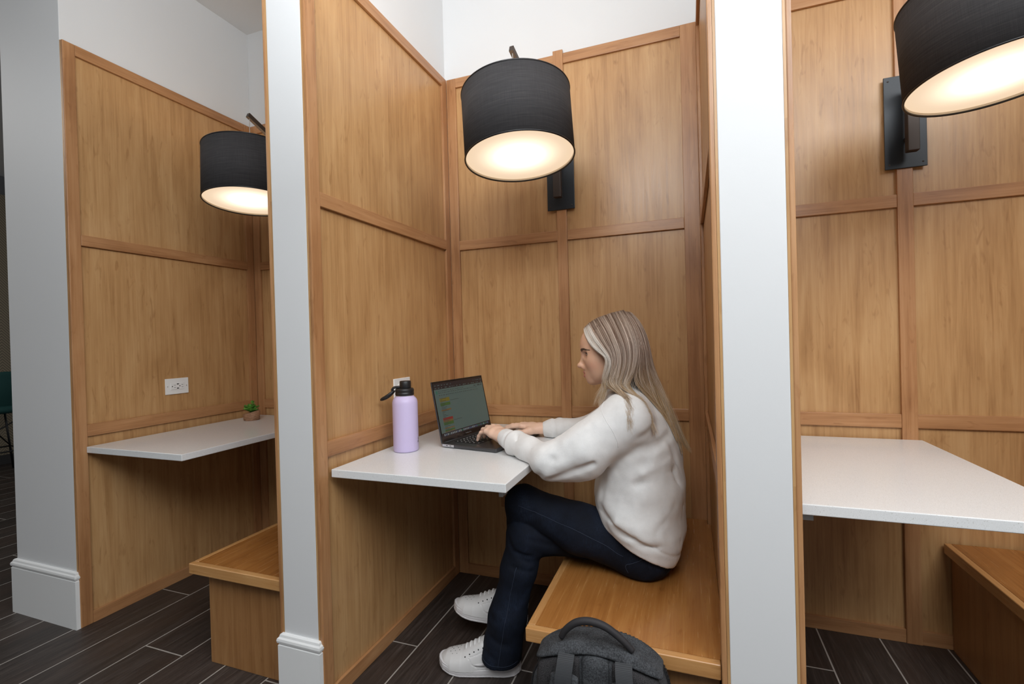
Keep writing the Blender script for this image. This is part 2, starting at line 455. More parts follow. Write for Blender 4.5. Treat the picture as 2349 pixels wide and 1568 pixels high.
def sconce_parts(t, cen, tilt):
    """t at the wall (local y=0 is the trim face); cen = shade bottom centre, local"""
    box('backplate', -0.063, 0.063, -0.0085, -0.002, 0.0, 0.335, 'plate', t, 0.0012)
    for sx in (-0.05, 0.05):
        for sz in (0.016, 0.319):
            bm = bmesh.new(); r = bmesh.ops.create_uvsphere(bm, u_segments=10, v_segments=6, radius=0.0032)
            for v in bm.verts: v.co = Vector((sx+v.co.x, -0.0085+v.co.y*0.5, sz+v.co.z))
            from_bm('screw', bm, 'bronze', t, True)
    bm = bmesh.new()
    bx(bm, -0.017, 0.017, -0.078, -0.048, 0.040, 0.285, 0.002)
    from_bm('upright', bm, 'bronze', t)
    bm = bmesh.new()
    tube(bm, [(0.0, -0.005, 0.10), (0.0, -0.052, 0.10)], 0.008, 12)
    from_bm('standoff', bm, 'plate', t, False)
    bm = bmesh.new()
    tube(bm, [(0.0, -0.005, 0.23), (0.0, -0.052, 0.23)], 0.008, 12)
    from_bm('standoff', bm, 'plate', t, False)
    n = Vector((math.sin(tilt[0]), math.sin(tilt[1]), 1)).normalized()
    Hs, Rs = 0.234, 0.190
    tip = cen + n*(Hs+0.165)
    # arm: flat bar rising from the top of the upright to the tip
    bm = bmesh.new()
    a = Vector((0, -0.064, 0.268)); d = (tip-a)
    L = d.length; q = d.normalized().to_track_quat('Y', 'Z').to_matrix().to_4x4()
    vv = bx(bm, -0.008, 0.008, -0.02, L+0.01, -0.011, 0.011, 0.0015)
    bmesh.ops.transform(bm, matrix=Matrix.Translation(a) @ q, verts=bm.verts)
    from_bm('arm', bm, 'bronze', t)
    bm = bmesh.new(); tube(bm, [tip, cen+n*(Hs-0.012)], 0.0016, 8)
    from_bm('cord', bm, 'cord', t)
    # drum shade
    RM = n.to_track_quat('Z', 'Y').to_matrix().to_4x4()
    X = Matrix.Translation(cen) @ RM
    def put(o, mat=X):
        o.matrix_local = mat; return o
    bm = bmesh.new()
    lathe(bm, [(Rs-0.0028, 0.0), (Rs, 0.0), (Rs, Hs), (Rs-0.0028, Hs), (Rs-0.0028, 0.0)], 96)
    sh = put(from_bm('shade', bm, 'shade', t, True))
    for p in sh.data.polygons: p.use_smooth = abs(p.normal.z) < 0.5
    bm = bmesh.new()
    lathe(bm, [(Rs-0.0032, 0.004), (Rs-0.0030, 0.004), (Rs-0.0030, Hs-0.003), (Rs-0.0032, Hs-0.003), (Rs-0.0032, 0.004)], 96)
    put(from_bm('lining', bm, 'lining', sh), Matrix.Identity(4))
    for z in (0.0015, Hs-0.0015):
        bm = bmesh.new()
        tube(bm, [((Rs-0.001)*math.cos(2*math.pi*k/96), (Rs-0.001)*math.sin(2*math.pi*k/96), z) for k in range(96)], 0.0028, 8, closed=True)
        put(from_bm('rim', bm, 'black', sh, True), Matrix.Identity(4))
    bm = bmesh.new()
    lathe(bm, [(0.0, 0.010), (Rs-0.0036, 0.010), (Rs-0.0036, 0.014), (0.0, 0.014)], 72)
    put(from_bm('diffuser', bm, 'diffuser', t))
    bm = bmesh.new()
    for k in range(3):
        a = 2*math.pi*k/3+0.4
        tube(bm, [(0, 0, Hs-0.012), ((Rs-0.003)*math.cos(a), (Rs-0.003)*math.sin(a), Hs-0.012)], 0.002, 6)
    tube(bm, [(0, 0, Hs-0.012), (0, 0, Hs-0.075)], 0.018, 16)
    put(from_bm('shade_spider', bm, 'black', t))
M['cord'] = plain('pale_cord', (0.30, 0.29, 0.28), 0.6)
def sconce(label, x, cen, tilt):
    t = thing('wall_sconce', label, 'wall lamp', (x, 0.0, 1.737), group='black drum sconces')
    sconce_parts(t, Vector(cen)-Vector((x, 0, 1.737)), tilt)
    # its own lamp: warm light out of the open top
    d = bpy.data.lights.new('sconce_bulb', 'POINT'); d.energy = 1.8; d.color = (1.0, 0.80, 0.58); d.shadow_soft_size = 0.03
    o = bpy.data.objects.new('sconce_bulb', d); COL.objects.link(o); o.parent = t
    o.location = Vector(cen)-Vector((x, 0, 1.737))+Vector((0, 0, 0.12))
    return t
sconce('black drum shade wall lamp above the seated person, shown whole', 0.569, (0.565, -0.560, 1.7796), (-0.070, 0.0745))
sconce('black drum shade wall lamp in the left booth, partly behind the middle white pillar', -0.731, (-0.7366, -0.510, 1.8019), (-0.0423, 0.0569))
sconce('black drum shade wall lamp at top right, cut by the photo edge', 1.852, (1.854, -0.560, 1.786), (-0.05, 0.05))

# ------------------------------------------------------------------ outlets
M['white_plastic'] = plain('white_plastic', (0.86, 0.86, 0.85), 0.3)
def outlet(label, x, y, z):
    t = thing('wall_outlet', label, 'outlet', (x, y, z), group='white wall outlets')
    bm = bmesh.new(); bx(bm, 0.0, 0.006, -0.0575, 0.0575, -0.039, 0.039, 0.0022, 3); from_bm('cover_plate', bm, 'white_plastic', t)
    bm = bmesh.new(); bx(bm, 0.004, 0.0085, -0.033, 0.033, -0.0165, 0.0165, 0.0012); rc = from_bm('receptacle', bm, 'white_plastic', t)
    bm = bmesh.new()
    for cy in (-0.0135, 0.0235):
        bx(bm, 0.0083, 0.0088, cy-0.004, cy+0.004, 0.0050, 0.0066, 0)
        bx(bm, 0.0083, 0.0088, cy-0.004, cy+0.004, -0.0066, -0.0050, 0)
        r = bmesh.ops.create_cone(bm, cap_ends=True, segments=12, radius1=0.0026, radius2=0.0026, depth=0.0005)
        for v in r['verts']: v.co = Vector((0.0085+v.co.z, cy-0.0125+v.co.x, v.co.y))
    for sz in (-0.0105, 0.0105): bx(bm, 0.0083, 0.0088, -0.004, 0.0065, sz-0.0022, sz+0.0022, 0)
    from_bm('socket_slots', bm, 'black', rc)
    for sy in (-0.047, 0.047):
        bm = bmesh.new(); r = bmesh.ops.create_cone(bm, cap_ends=True, segments=12, radius1=0.0026, radius2=0.002, depth=0.0012)
        for v in r['verts']: v.co = Vector((0.0064+v.co.z, sy+v.co.x, v.co.y))
        from_bm('screw', bm, 'steel', t)
    return t
outlet('white outlet plate above the left booth table, its sockets in full view', -1.312, -0.470, 0.9665)
outlet('white outlet plate half hidden behind the lilac bottle', -0.012, -0.452, 0.9700)
t = thing('cover_plate', 'small brown cover plate low on the wood panel under the middle table', 'cover plate', (0.265, 0.012, 0.405))
bm = bmesh.new(); bx(bm, -0.035, 0.035, -0.005, 0.0, -0.0575, 0.0575, 0.002); from_bm('plate', bm, 'bench_base', t)
for sz in (-0.02, 0.02):
    bm = bmesh.new(); bx(bm, -0.016, 0.016, -0.0062, -0.004, sz-0.013, sz+0.013, 0.001); from_bm('socket_face', bm, 'bronze', t)

# ------------------------------------------------------------------ water bottle
def make_bottle():
    k = N('lilac_powder_coat', 0.42)
    k.base((0.62, 0.535, 0.80, 1)); k.bump(k.noise(k.coord('Object'), 1400, 2, 0.6), 0.12, 0.0006); return k.m
M['lilac'] = make_bottle()
t = thing('water_bottle', 'tall lilac water bottle with black lid beside the laptop', 'bottle', (0.0975, -0.597, 0.75))
R0 = 0.0465
bm = bmesh.new()
lathe(bm, [(0, 0.0), (R0-0.006, 0.0), (R0-0.002, 0.0015), (R0, 0.006), (R0, 0.178), (R0-0.0007, 0.185), (R0-0.003, 0.192), (R0-0.007, 0.198), (R0-0.0125, 0.203), (0.033, 0.206), (0.0, 0.206)], 64)
from_bm('body', bm, 'lilac', t, True)
bm = bmesh.new(); lathe(bm, [(0, 0.205), (0.0325, 0.205), (0.0325, 0.2085), (0, 0.2085)], 48); from_bm('neck_ring', bm, 'steel', t)
bm = bmesh.new()
lathe(bm, [(0, 0.208), (0.0335, 0.208), (0.0345, 0.210), (0.0345, 0.2175), (0.0335, 0.2185), (0.0335, 0.2195), (0.0345, 0.2205), (0.0345, 0.229), (0.032, 0.233), (0.021, 0.2345), (0, 0.2345)], 56)
lid = from_bm('lid', bm, 'black', t, True)
bm = bmesh.new()
lathe(bm, [(0, 0.234), (0.0205, 0.234), (0.0210, 0.236), (0.0210, 0.2585), (0.0195, 0.261), (0, 0.261)], 40, c=(0.004, 0, 0))
from_bm('spout_cap', bm, 'black', lid, True)
# hinge arm and carry loop on the left of the lid
hx = Vector((-0.90, -0.43, 0)).normalized()
bm = bmesh.new()
tube(bm, catmull([hx*0.010+Vector((0, 0, 0.238)), hx*0.026+Vector((0, 0, 0.2385)), hx*0.040+Vector((0, 0, 0.236)), hx*0.047+Vector((0, 0, 0.226))], 5), 0.0068, 10, flat=(1.2, 0.7))
from_bm('hinge_strap', bm, 'black', lid, True)
bm = bmesh.new()
hy = hx.cross(Vector((0, 0, 1)))
loop = []
for k in range(40):
    a = 2*math.pi*k/40
    u = 0.5-0.5*math.cos(a); w = math.sin(a)*0.017*(1-0.25*u)
    drop = 0.224-0.030*u-0.004*math.sin(math.pi*u)
    loop.append(hx*(0.040+0.047*u)+hy*w+Vector((0, 0, drop-0.004*math.sin(a))))
tube(bm, loop, 0.0042, 10, closed=True, flat=(1.25, 0.85))
from_bm('carry_loop', bm, 'black', lid, True)
# printed mark, only its edge is in view
bm = bmesh.new()
def on_cyl(a, z, r=R0+0.0002): return (r*math.cos(a), r*math.sin(a), z)
A0 = math.radians(12)
for poly in ([(0.0, 0.052), (0.10, 0.050), (0.20, 0.036), (0.10, 0.040), (0.02, 0.043)], [(-0.06, 0.036), (0.06, 0.040), (0.20, 0.031), (0.30, 0.030), (-0.06, 0.030)]):
    bm.faces.new([bm.verts.new(on_cyl(A0+a, z)) for a, z in poly])
from_bm('printed_mark', bm, 'black', t)

# ------------------------------------------------------------------ succulent
def make_leaf():
    k = N('succulent_green', 0.45)
    g = k.noise(k.coord('Object'), 60, 3, 0.5)
    k.base(k.ramp(g, [(0.3, (0.055, 0.19, 0.030)), (0.6, (0.13, 0.36, 0.045)), (0.8, (0.26, 0.50, 0.10))])); return k.m
M['leaf'] = make_leaf()
def make_terra():
    k = N('woodgrain_pot', 0.7)
    g = k.noise(k.coord('Object', (60, 60, 260)), 1.0, 3, 0.6, 0.5)
    k.base(k.ramp(g, [(0.3, (0.22, 0.105, 0.055)), (0.7, (0.46, 0.26, 0.15))])); return k.m
M['pot'] = make_terra()
M['soil'] = plain('dark_soil', (0.02, 0.016, 0.012), 0.95)
t = thing('potted_succulent', 'small green succulent in a slanted brown pot on the left table', 'plant', (-1.165, -0.165, 0.75))
bm = bmesh.new()
lathe(bm, [(0, 0.0), (0.038, 0.0), (0.040, 0.002), (0.0425, 0.050), (0.0395, 0.050), (0.037, 0.030), (0, 0.030)], 40)
for v in bm.verts:
    if v.co.z > 0.04: v.co.z += v.co.x*0.22+v.co.y*0.12-0.006
pot = from_bm('pot', bm, 'pot', t, True)
bm = bmesh.new(); lathe(bm, [(0, 0.036), (0.0378, 0.036)], 32)
for v in bm.verts: v.co.z += v.co.x*0.2+v.co.y*0.1
from_bm('soil', bm, 'soil', pot)
random.seed(3)
def leaf_bm(L, W, up, az, base, tilt, cup=0.25):
    bm = bmesh.new(); rows = []
    for i in range(9):
        s = i/8; w = W*(math.sin(math.pi*min(1, s*0.86+0.10))**0.8)*(1 if s < 0.97 else 0.35)
        row = []
        for j in range(5):
            q = (j-2)/2
            p = Vector((L*s, w*q, cup*W*q*q+math.sin(s*1.4)*up*0.25))
            row.append(p)
        rows.append(row)
    mat = Matrix.Translation(base) @ Matrix.Rotation(az, 4, 'Z') @ Matrix.Rotation(-tilt, 4, 'Y')
    top = [[bm.verts.new(mat @ p) for p in r] for r in rows]
    bot = [[bm.verts.new(mat @ (p-Vector((0, 0, 0.0032*(1-abs(j-2)/2.2)+0.0002)))) for j, p in enumerate(r)] for r in rows]
    for i in range(8):
        for j in range(4):
            bm.faces.new((top[i][j], top[i+1][j], top[i+1][j+1], top[i][j+1]))
            bm.faces.new((bot[i][j+1], bot[i+1][j+1], bot[i+1][j], bot[i][j]))
        bm.faces.new((top[i][0], bot[i][0], bot[i+1][0], top[i+1][0]))
        bm.faces.new((top[i+1][4], bot[i+1][4], bot[i][4], top[i][4]))
    return bm
for k in range(15):
    az = k*2.399; ring = k/14
    L = 0.056-0.022*ring; tl = 0.25+0.95*ring
    b = leaf_bm(L, 0.019-0.005*ring, 0.02, az, Vector((-0.008, 0.0, 0.044+0.010*ring)), tl+random.uniform(-.1, .1))
    from_bm('leaf', b, 'leaf', t, True)
bm = bmesh.new(); tube(bm, catmull([(0.014, -0.002, 0.036), (0.016, -0.004, 0.06), (0.012, -0.004, 0.094)], 4), 0.0016, 6); from_bm('stem', bm, 'leaf', t, True)
for k in range(6):
    b = leaf_bm(0.017-0.001*k, 0.006, 0.01, k*2.399, Vector((0.012, -0.004, 0.090+0.0012*k)), 0.15+0.2*k)
    from_bm('leaf', b, 'leaf', t, True)
for az, tl in ((0.2, 0.7), (-0.9, 0.5), (0.9, 0.9)):
    from_bm('leaf', leaf_bm(0.034, 0.012, 0.02, az, Vector((0.012, -0.003, 0.046)), tl), 'leaf', t, True)

# ------------------------------------------------------------------ laptop
M['space_grey'] = plain('space_grey_aluminium', (0.115, 0.118, 0.125), 0.35, 0.85)
M['port_glint'] = plain('painted_port_glint', (0.62, 0.63, 0.65), 0.3, 0.6)
M['glass_black'] = plain('black_glass', (0.010, 0.010, 0.011), 0.12)
M['key'] = plain('black_keycap', (0.010, 0.010, 0.011), 0.55)
M['glyph'] = plain('key_legend', (0.75, 0.75, 0.75), 0.5)
lap = thing('laptop', 'open dark grey laptop showing a spreadsheet, under the person\'s hands', 'laptop', (0.204, -0.519, 0.7505), math.radians(-9.3))
LW, LD = 0.3579, 0.2459      # along local y (hinge), along local x (towards the user)
bm = bmesh.new(); bx(bm, 0, LD, 0, LW, 0.0015, 0.0150, 0.004, 3); base = from_bm('base', bm, 'space_grey', lap)
for fx in (0.03, LD-0.03):
    for fy in (0.035, LW-0.035):
        bm = bmesh.new(); r = bmesh.ops.create_cone(bm, cap_ends=True, segments=16, radius1=0.007, radius2=0.007, depth=0.002)
        for v in r['verts']: v.co += Vector((fx, fy, 0.001))
        from_bm('foot', bm, 'black', base)
bm = bmesh.new(); bx(bm, 0.004, 0.058, -0.0004, 0.003, 0.0035, 0.0125, 0.0002); from_bm('port_glint_strip', bm, 'port_glint', base)  # pale strip paints the bright reflection around the ports
bm = bmesh.new()
for cx in (0.026, 0.042): bx(bm, cx-0.0045, cx+0.0045, -0.0008, 0.001, 0.0068, 0.0096, 0.001)
from_bm('port', bm, 'black', base)
bm = bmesh.new(); bx(bm, 0.028, 0.145, 0.040, LW-0.040, 0.0142, 0.01515, 0.0005); from_bm('keyboard_well', bm, 'black', base)
bm = bmesh.new(); bmg = bmesh.new(); random.seed(5)
rows = [13, 14, 14, 13, 12, 9]
for ri, nk in enumerate(rows):
    x0 = 0.031+ri*0.0188; pitch_ = (LW-0.084)/nk
    for c in range(nk):
        y0 = 0.042+c*pitch_
        if ri == 5 and c in (4,): pass
        bx(bm, x0, x0+0.0165, y0, y0+pitch_-0.0024, 0.0150, 0.0163, 0.0004)
        cx, cy = x0+0.008, y0+pitch_/2-0.001
        w = random.uniform(0.0014, 0.0026)
        bx(bmg, cx-0.0022, cx+0.0022, cy-w, cy+w, 0.01625, 0.01640, 0)
kb = from_bm('keyboard', bm, 'key', base); from_bm('key_legends', bmg, 'glyph', kb)
bm = bmesh.new(); bx(bm, 0.150, LD-0.008, LW/2-0.078, LW/2+0.078, 0.0146, 0.0152, 0.0003); from_bm('trackpad', bm, 'space_grey', base)
# lid, hinged at local x = 0
lid_m = Matrix.Translation((0.004, 0, 0.0135)) @ Matrix.Rotation(math.radians(-11.5), 4, 'Y')
def lid_obj(nm, bm, mat, parent):
    bmesh.ops.transform(bm, matrix=lid_m, verts=bm.verts); return from_bm(nm, bm, mat, parent)
LH = 0.2405
bm = bmesh.new(); bx(bm, -0.0062, -0.0010, 0, LW, 0.0, LH, 0.002, 3)
for v in bm.verts:   # rounded outer corners
    for yc, sg in ((0.010, -1), (LW-0.010, 1)):
        dy = (v.co.y-yc)*sg; dz = v.co.z-(LH-0.010)
        if dy > 0 and dz > 0:
            d_ = max(dy, dz, 1e-6); l = math.hypot(dy, dz); s = d_/l
            v.co.y = yc+sg*dy*s; v.co.z = LH-0.010+dz*s
lidp = lid_obj('screen_lid', bm, 'space_grey', lap)
bm = bmesh.new(); bx(bm, -0.0012, -0.0002, 0.0025, LW-0.0025, 0.004, LH-0.003, 0.0004); lid_obj('bezel', bm, 'glass_black', lidp)
# display: built as flat quads with emission
def emit(name, c, s=1.0):
    k = N(name, 0.25); k.base((0.01, 0.01, 0.01, 1)); k.b.inputs['Emission Color'].default_value = (*c, 1); k.b.inputs['Emission Strength'].default_value = s; return k.m
DM = [emit('screen_page', (0.046, 0.068, 0.061)), emit('screen_bar', (0.008, 0.006, 0.008)), emit('screen_text', (0.020, 0.028, 0.027)),
      emit('screen_olive', (0.090, 0.072, 0.010)), emit('screen_green', (0.028, 0.060, 0.014)), emit('screen_brown', (0.085, 0.050, 0.018)),
      emit('screen_red', (0.120, 0.012, 0.010)), emit('screen_line', (0.040, 0.060, 0.056)), emit('screen_icon', (0.12, 0.135, 0.14)), emit('screen_blue', (0.05, 0.07, 0.11)), emit('screen_teal', (0.012, 0.075, 0.05))]
bm = bmesh.new()
SY0, SY1, SZ0, SZ1 = 0.0085, LW-0.0085, 0.020, LH-0.010
def quad(u0, u1, v0, v1, mi, lay):
    """u from the near edge to the far edge, v from top to bottom, both 0..1"""
    y0, y1 = SY0+(SY1-SY0)*u0, SY0+(SY1-SY0)*u1
    z0, z1 = SZ1-(SZ1-SZ0)*v0, SZ1-(SZ1-SZ0)*v1
    x = -0.0001+0.00006*lay
    f = bm.faces.new([bm.verts.new(p) for p in ((x, y0, z0), (x, y1, z0), (x, y1, z1), (x, y0, z1))]); f.material_index = mi
quad(0, 1, 0, 1, 0, 0)
quad(0, 1, 0, 0.115, 1, 1)
quad(0, 1, 0.925, 1, 1, 1)
random.seed(11)
for v in (0.035, 0.085):
    u = 0.02
    while u < 0.96:
        w = random.uniform(0.01, 0.04)
        if 0.32 < u < 0.8 and v < 0.05: u += 0.05; continue
        quad(u, u+w, v, v+0.014, 7, 2); u += w+random.uniform(0.01, 0.05)
quad(0.03, 0.055, 0.145, 0.20, 10, 2)
for v in (0.145, 0.180, 0.225):
    u = 0.075
    while u < (0.55 if v < 0.15 else 0.86):
        w = random.uniform(0.006, 0.03); quad(u, u+w, v, v+0.012, 2, 2); u += w+random.uniform(0.008, 0.02)
for u, w in ((0.80, 0.025), (0.84, 0.01), (0.875, 0.06), (0.95, 0.025)): quad(u, u+w, 0.135, 0.165, 2, 2)
quad(0.0, 1.0, 0.255, 0.259, 7, 2)
cells = [(0.285, 0.355, 3), (0.375, 0.405, 4), (0.405, 0.430, 4), (0.498, 0.525, 5), (0.655, 0.70, 6), (0.70, 0.735, 5), (0.735, 0.790, 4), (0.838, 0.858, 5), (0.872, 0.90, 4), (0.90, 0.918, 5)]
for a, b, mi in cells: quad(0.07, 0.255, a, b, mi, 2)
for v in np.arange(0.29, 0.92, 0.0235):
    w = random.uniform(0.03, 0.13); quad(0.08, 0.08+w, v, v+0.008, 2, 3)
for v in (0.345, 0.725): quad(0.265, 0.43, v, v+0.008, 2, 3)
for v in (0.745, 0.905): quad(0.26, 0.56, v, v+0.003, 7, 2)
for u in np.arange(0.04, 0.97, 0.031): quad(u, u+0.019, 0.942, 0.978, random.choice((8, 8, 8, 9, 7, 10)), 2)
lid_obj('display', bm, DM, lidp)
def text_mesh(name, s, size, mat, parent, mtx):
    cu = bpy.data.curves.new(name, 'FONT'); cu.body = s; cu.size = size; cu.align_x = 'CENTER'; cu.align_y = 'CENTER'
    tmp = bpy.data.objects.new(name+'_tmp', cu); COL.objects.link(tmp)
    bpy.context.view_layer.update()
    me = bpy.data.meshes.new_from_object(tmp.evaluated_get(bpy.context.evaluated_depsgraph_get()))
    bpy.data.objects.remove(tmp); bpy.data.curves.remove(cu)
    me.name = name; me.materials.clear(); me.materials.append(M[mat]); me.transform(mtx)
    return link(bpy.data.objects.new(name, me), parent)
tm = lid_m @ Matrix.Translation((0.0001, LW/2, 0.0125)) @ Matrix(((0, 0, 1, 0), (1, 0, 0, 0), (0, 1, 0, 0), (0, 0, 0, 1)))
M['legend_dim'] = plain('dim_legend', (0.25, 0.25, 0.25), 0.5)
text_mesh('wordmark', 'MacBook Pro', 0.0075, 'legend_dim', lidp, tm)
bm = bmesh.new(); tube(bm, [(0.001, 0.02, 0.0125), (0.001, LW-0.02, 0.0125)], 0.0042, 12); from_bm('hinge', bm, 'black', lap, True)

# ------------------------------------------------------------------ bar stool by the slat wall
M['teal'] = plain('teal_fabric', (0.010, 0.062, 0.058), 0.8)
t = thing('bar_stool', 'teal bar stool with thin black legs, at the left photo edge', 'stool', (-5.08, 0.42, 0.0))
bm = bmesh.new()
for i in range(25):
    pass
ring = []
nu, nv = 28, 12
vs_ = []
for j in range(nv+1):
    s = j/nv
    for i in range(nu+1):
        a = math.pi*(-0.72+1.44*i/nu)
        r = 0.14+0.085*math.sin(min(1, s*1.3)*math.pi/2)
        z = 0.60+0.38*s*(0.45+0.55*math.cos(a*0.62)**2)
        vs_.append((r*math.cos(a)*1.0, r*math.sin(a)*1.05, z))
fs = [(j*(nu+1)+i, j*(nu+1)+i+1, (j+1)*(nu+1)+i+1, (j+1)*(nu+1)+i) for j in range(nv) for i in range(nu)]
o = from_pydata('backrest', vs_, fs, 'teal', t, True)
md = o.modifiers.new('thick', 'SOLIDIFY'); md.thickness = 0.025
bm = bmesh.new(); lathe(bm, [(0, 0.585), (0.17, 0.585), (0.205, 0.605), (0.205, 0.635), (0.18, 0.655), (0, 0.66)], 40); from_bm('seat', bm, 'teal', t, True)
for sx in (-1, 1):
    for sy in (-1, 1):
        bm = bmesh.new(); tube(bm, [(sx*0.12, sy*0.12, 0.59), (sx*0.215, sy*0.215, 0.0)], 0.009, 10); from_bm('leg', bm, 'black', t, True)
bm = bmesh.new()
q = 0.178
for a, b in (((q, q), (q, -q)), ((q, -q), (-q, -q)), ((-q, -q), (-q, q)), ((-q, q), (q, q))):
    tube(bm, [(a[0], a[1], 0.23), (b[0], b[1], 0.23)], 0.007, 8)
tube(bm, [(0.13, 0.13, 0.53), (-0.178, -0.178, 0.24)], 0.006, 8); tube(bm, [(0.13, -0.13, 0.53), (-0.178, 0.178, 0.24)], 0.006, 8)
from_bm('foot_rail', bm, 'black', t, True)

# ------------------------------------------------------------------ implicit surfaces (smooth organic shapes)
f32 = np.float32
def V3(p): return np.array(p, f32)
def rc(P, a, b, ra, rb):
    a, b = V3(a), V3(b); ab = b-a
    t = np.clip(((P-a)@ab)/f32(max(ab@ab, 1e-12)), 0, 1)
    q = P-a-t[:, None]*ab
    return np.sqrt((q*q).sum(1))-(ra+(rb-ra)*t).astype(f32)
def chain(P, pts, rad, k=0.0):
    d = None
    for i in range(len(pts)-1):
        e = rc(P, pts[i], pts[i+1], rad[i], rad[i+1])
        d = e if d is None else (np.minimum(d, e) if k == 0 else smin(d, e, k))
    return d
def el(P, c, r, R=None):
    q = P-V3(c)
    if R is not None: q = q@np.array(R, f32)
    r = V3(r); k0 = np.sqrt(((q/r)**2).sum(1)); k1 = np.sqrt(((q/(r*r))**2).sum(1))
    return k0*(k0-1)/np.maximum(k1, 1e-6)
def rbox(P, c, h, r, R=None):
    q = P-V3(c)
    if R is not None: q = q@np.array(R, f32)
    q = np.abs(q)-(V3(h)-r)
    return np.sqrt((np.maximum(q, 0)**2).sum(1))+np.minimum(q.max(1), 0)-r
def smin(a, b, k):
    h = np.clip(0.5+0.5*(b-a)/k, 0, 1); return b+(a-b)*h-k*h*(1-h)
def smax(a, b, k): return -smin(-a, -b, k)
def crease(P, pts, depth, width):
    """a soft groove (depth>0) or ridge (depth<0) along a polyline, added to a distance"""
    d = None
    for a, b in zip(pts[:-1], pts[1:]):
        e = rc(P, a, b, 0, 0); d = e if d is None else np.minimum(d, e)
    return (depth*np.exp(-(d/width)**2)).astype(f32)
def wob(P, s, seed=0):
    r = np.random.RandomState(seed); o = np.zeros(len(P), f32)
    for i in range(7):
        k = r.normal(size=3); k = k/np.linalg.norm(k)*s*(0.6+0.9*r.rand()); o += np.sin(P@k.astype(f32)+f32(r.rand()*6.3))
    return o/7*1.6
def nets(fn, lo, hi, h):
    n = [int(math.ceil((hi[i]-lo[i])/h))+1 for i in range(3)]
    ax = [np.arange(n[i], dtype=f32)*h+lo[i] for i in range(3)]
    vals = np.empty(n, f32); st = max(1, int(250000/(n[1]*n[2])))
    for i in range(0, n[0], st):
        g = np.stack(np.meshgrid(ax[0][i:i+st], ax[1], ax[2], indexing='ij'), -1).reshape(-1, 3)
        vals[i:i+st] = fn(g).reshape(-1, n[1], n[2])
    ins = vals < 0
    c = [(i, j, k) for i in (0, 1) for j in (0, 1) for k in (0, 1)]
    sl = lambda A, o: A[o[0]:n[0]-1+o[0], o[1]:n[1]-1+o[1], o[2]:n[2]-1+o[2]]
    cnt = sum(sl(ins, o).astype(np.int8) for o in c)
    act = (cnt > 0) & (cnt < 8); idx = np.argwhere(act)
    ids = np.full(act.shape, -1, np.int64); ids[act] = np.arange(len(idx))
    cv = np.stack([vals[idx[:, 0]+o[0], idx[:, 1]+o[1], idx[:, 2]+o[2]] for o in c], 1)
    acc = np.zeros((len(idx), 3)); num = np.zeros(len(idx)); co = np.array(c, float)
    for a in range(8):
        for b in range(a+1, 8):
            if np.abs(co[a]-co[b]).sum() != 1: continue
            m = (cv[:, a] < 0) != (cv[:, b] < 0); t = np.where(m, cv[:, a]/np.where(m, cv[:, a]-cv[:, b], 1), 0)
            acc += m[:, None]*(co[a]+t[:, None]*(co[b]-co[a])); num += m
    V = (idx+acc/num[:, None])*h+np.array(lo)
    F = []
    for d in range(3):
        u, w = (d+1) % 3, (d+2) % 3
        s0 = [slice(None)]*3; s1 = [slice(None)]*3; s0[d] = slice(0, -1); s1[d] = slice(1, None)
        df = ins[tuple(s0)] != ins[tuple(s1)]; e = np.argwhere(df)
        e = e[(e[:, u] > 0) & (e[:, w] > 0) & (e[:, u] < n[u]-1) & (e[:, w] < n[w]-1)]
        def cid(du, dw):
            q = e.copy(); q[:, u] -= du; q[:, w] -= dw; return ids[q[:, 0], q[:, 1], q[:, 2]]
        Q = np.stack([cid(1, 1), cid(0, 1), cid(0, 0), cid(1, 0)], 1)
        fl = ins[e[:, 0], e[:, 1], e[:, 2]]
        Q[~fl] = Q[~fl][:, ::-1]; F.append(Q)
    F = np.concatenate(F); F = F[(F >= 0).all(1)]
    return V, F
def np_mesh(name, V, F, mat, parent=None, smooth=True, col=None):
    me = bpy.data.meshes.new(name)
    nv, nf = len(V), len(F); k = F.shape[1]
    me.vertices.add(nv); me.vertices.foreach_set('co', np.asarray(V, f32).ravel())
    me.loops.add(nf*k); me.loops.foreach_set('vertex_index', F.astype(np.int32).ravel())
    me.polygons.add(nf); me.polygons.foreach_set('loop_start', np.arange(0, nf*k, k, dtype=np.int32))
    me.polygons.foreach_set('loop_total', np.full(nf, k, np.int32))
    me.update(calc_edges=True); me.validate()
    if smooth: me.shade_smooth()
    if col is not None:
        at_ = me.color_attributes.new('tint', 'FLOAT_COLOR', 'POINT')
        at_.data.foreach_set('color', np.concatenate([col, np.ones((nv, 1))], 1).astype(f32).ravel())
    for m_ in (mat if isinstance(mat, (list, tuple)) else [mat]):
        me.materials.append(M[m_] if isinstance(m_, str) else m_)
    return link(bpy.data.objects.new(name, me), parent)
def sdf_obj(name, fn, lo, hi, h, mat, parent=None, col=None, xf=None):
    V, F = nets(fn, lo, hi, h)
    c = col(V) if col else None
    if xf is not None: V = V@np.array(xf.to_3x3()).T+np.array(xf.translation)
    return np_mesh(name, V, F, mat, parent, True, c)

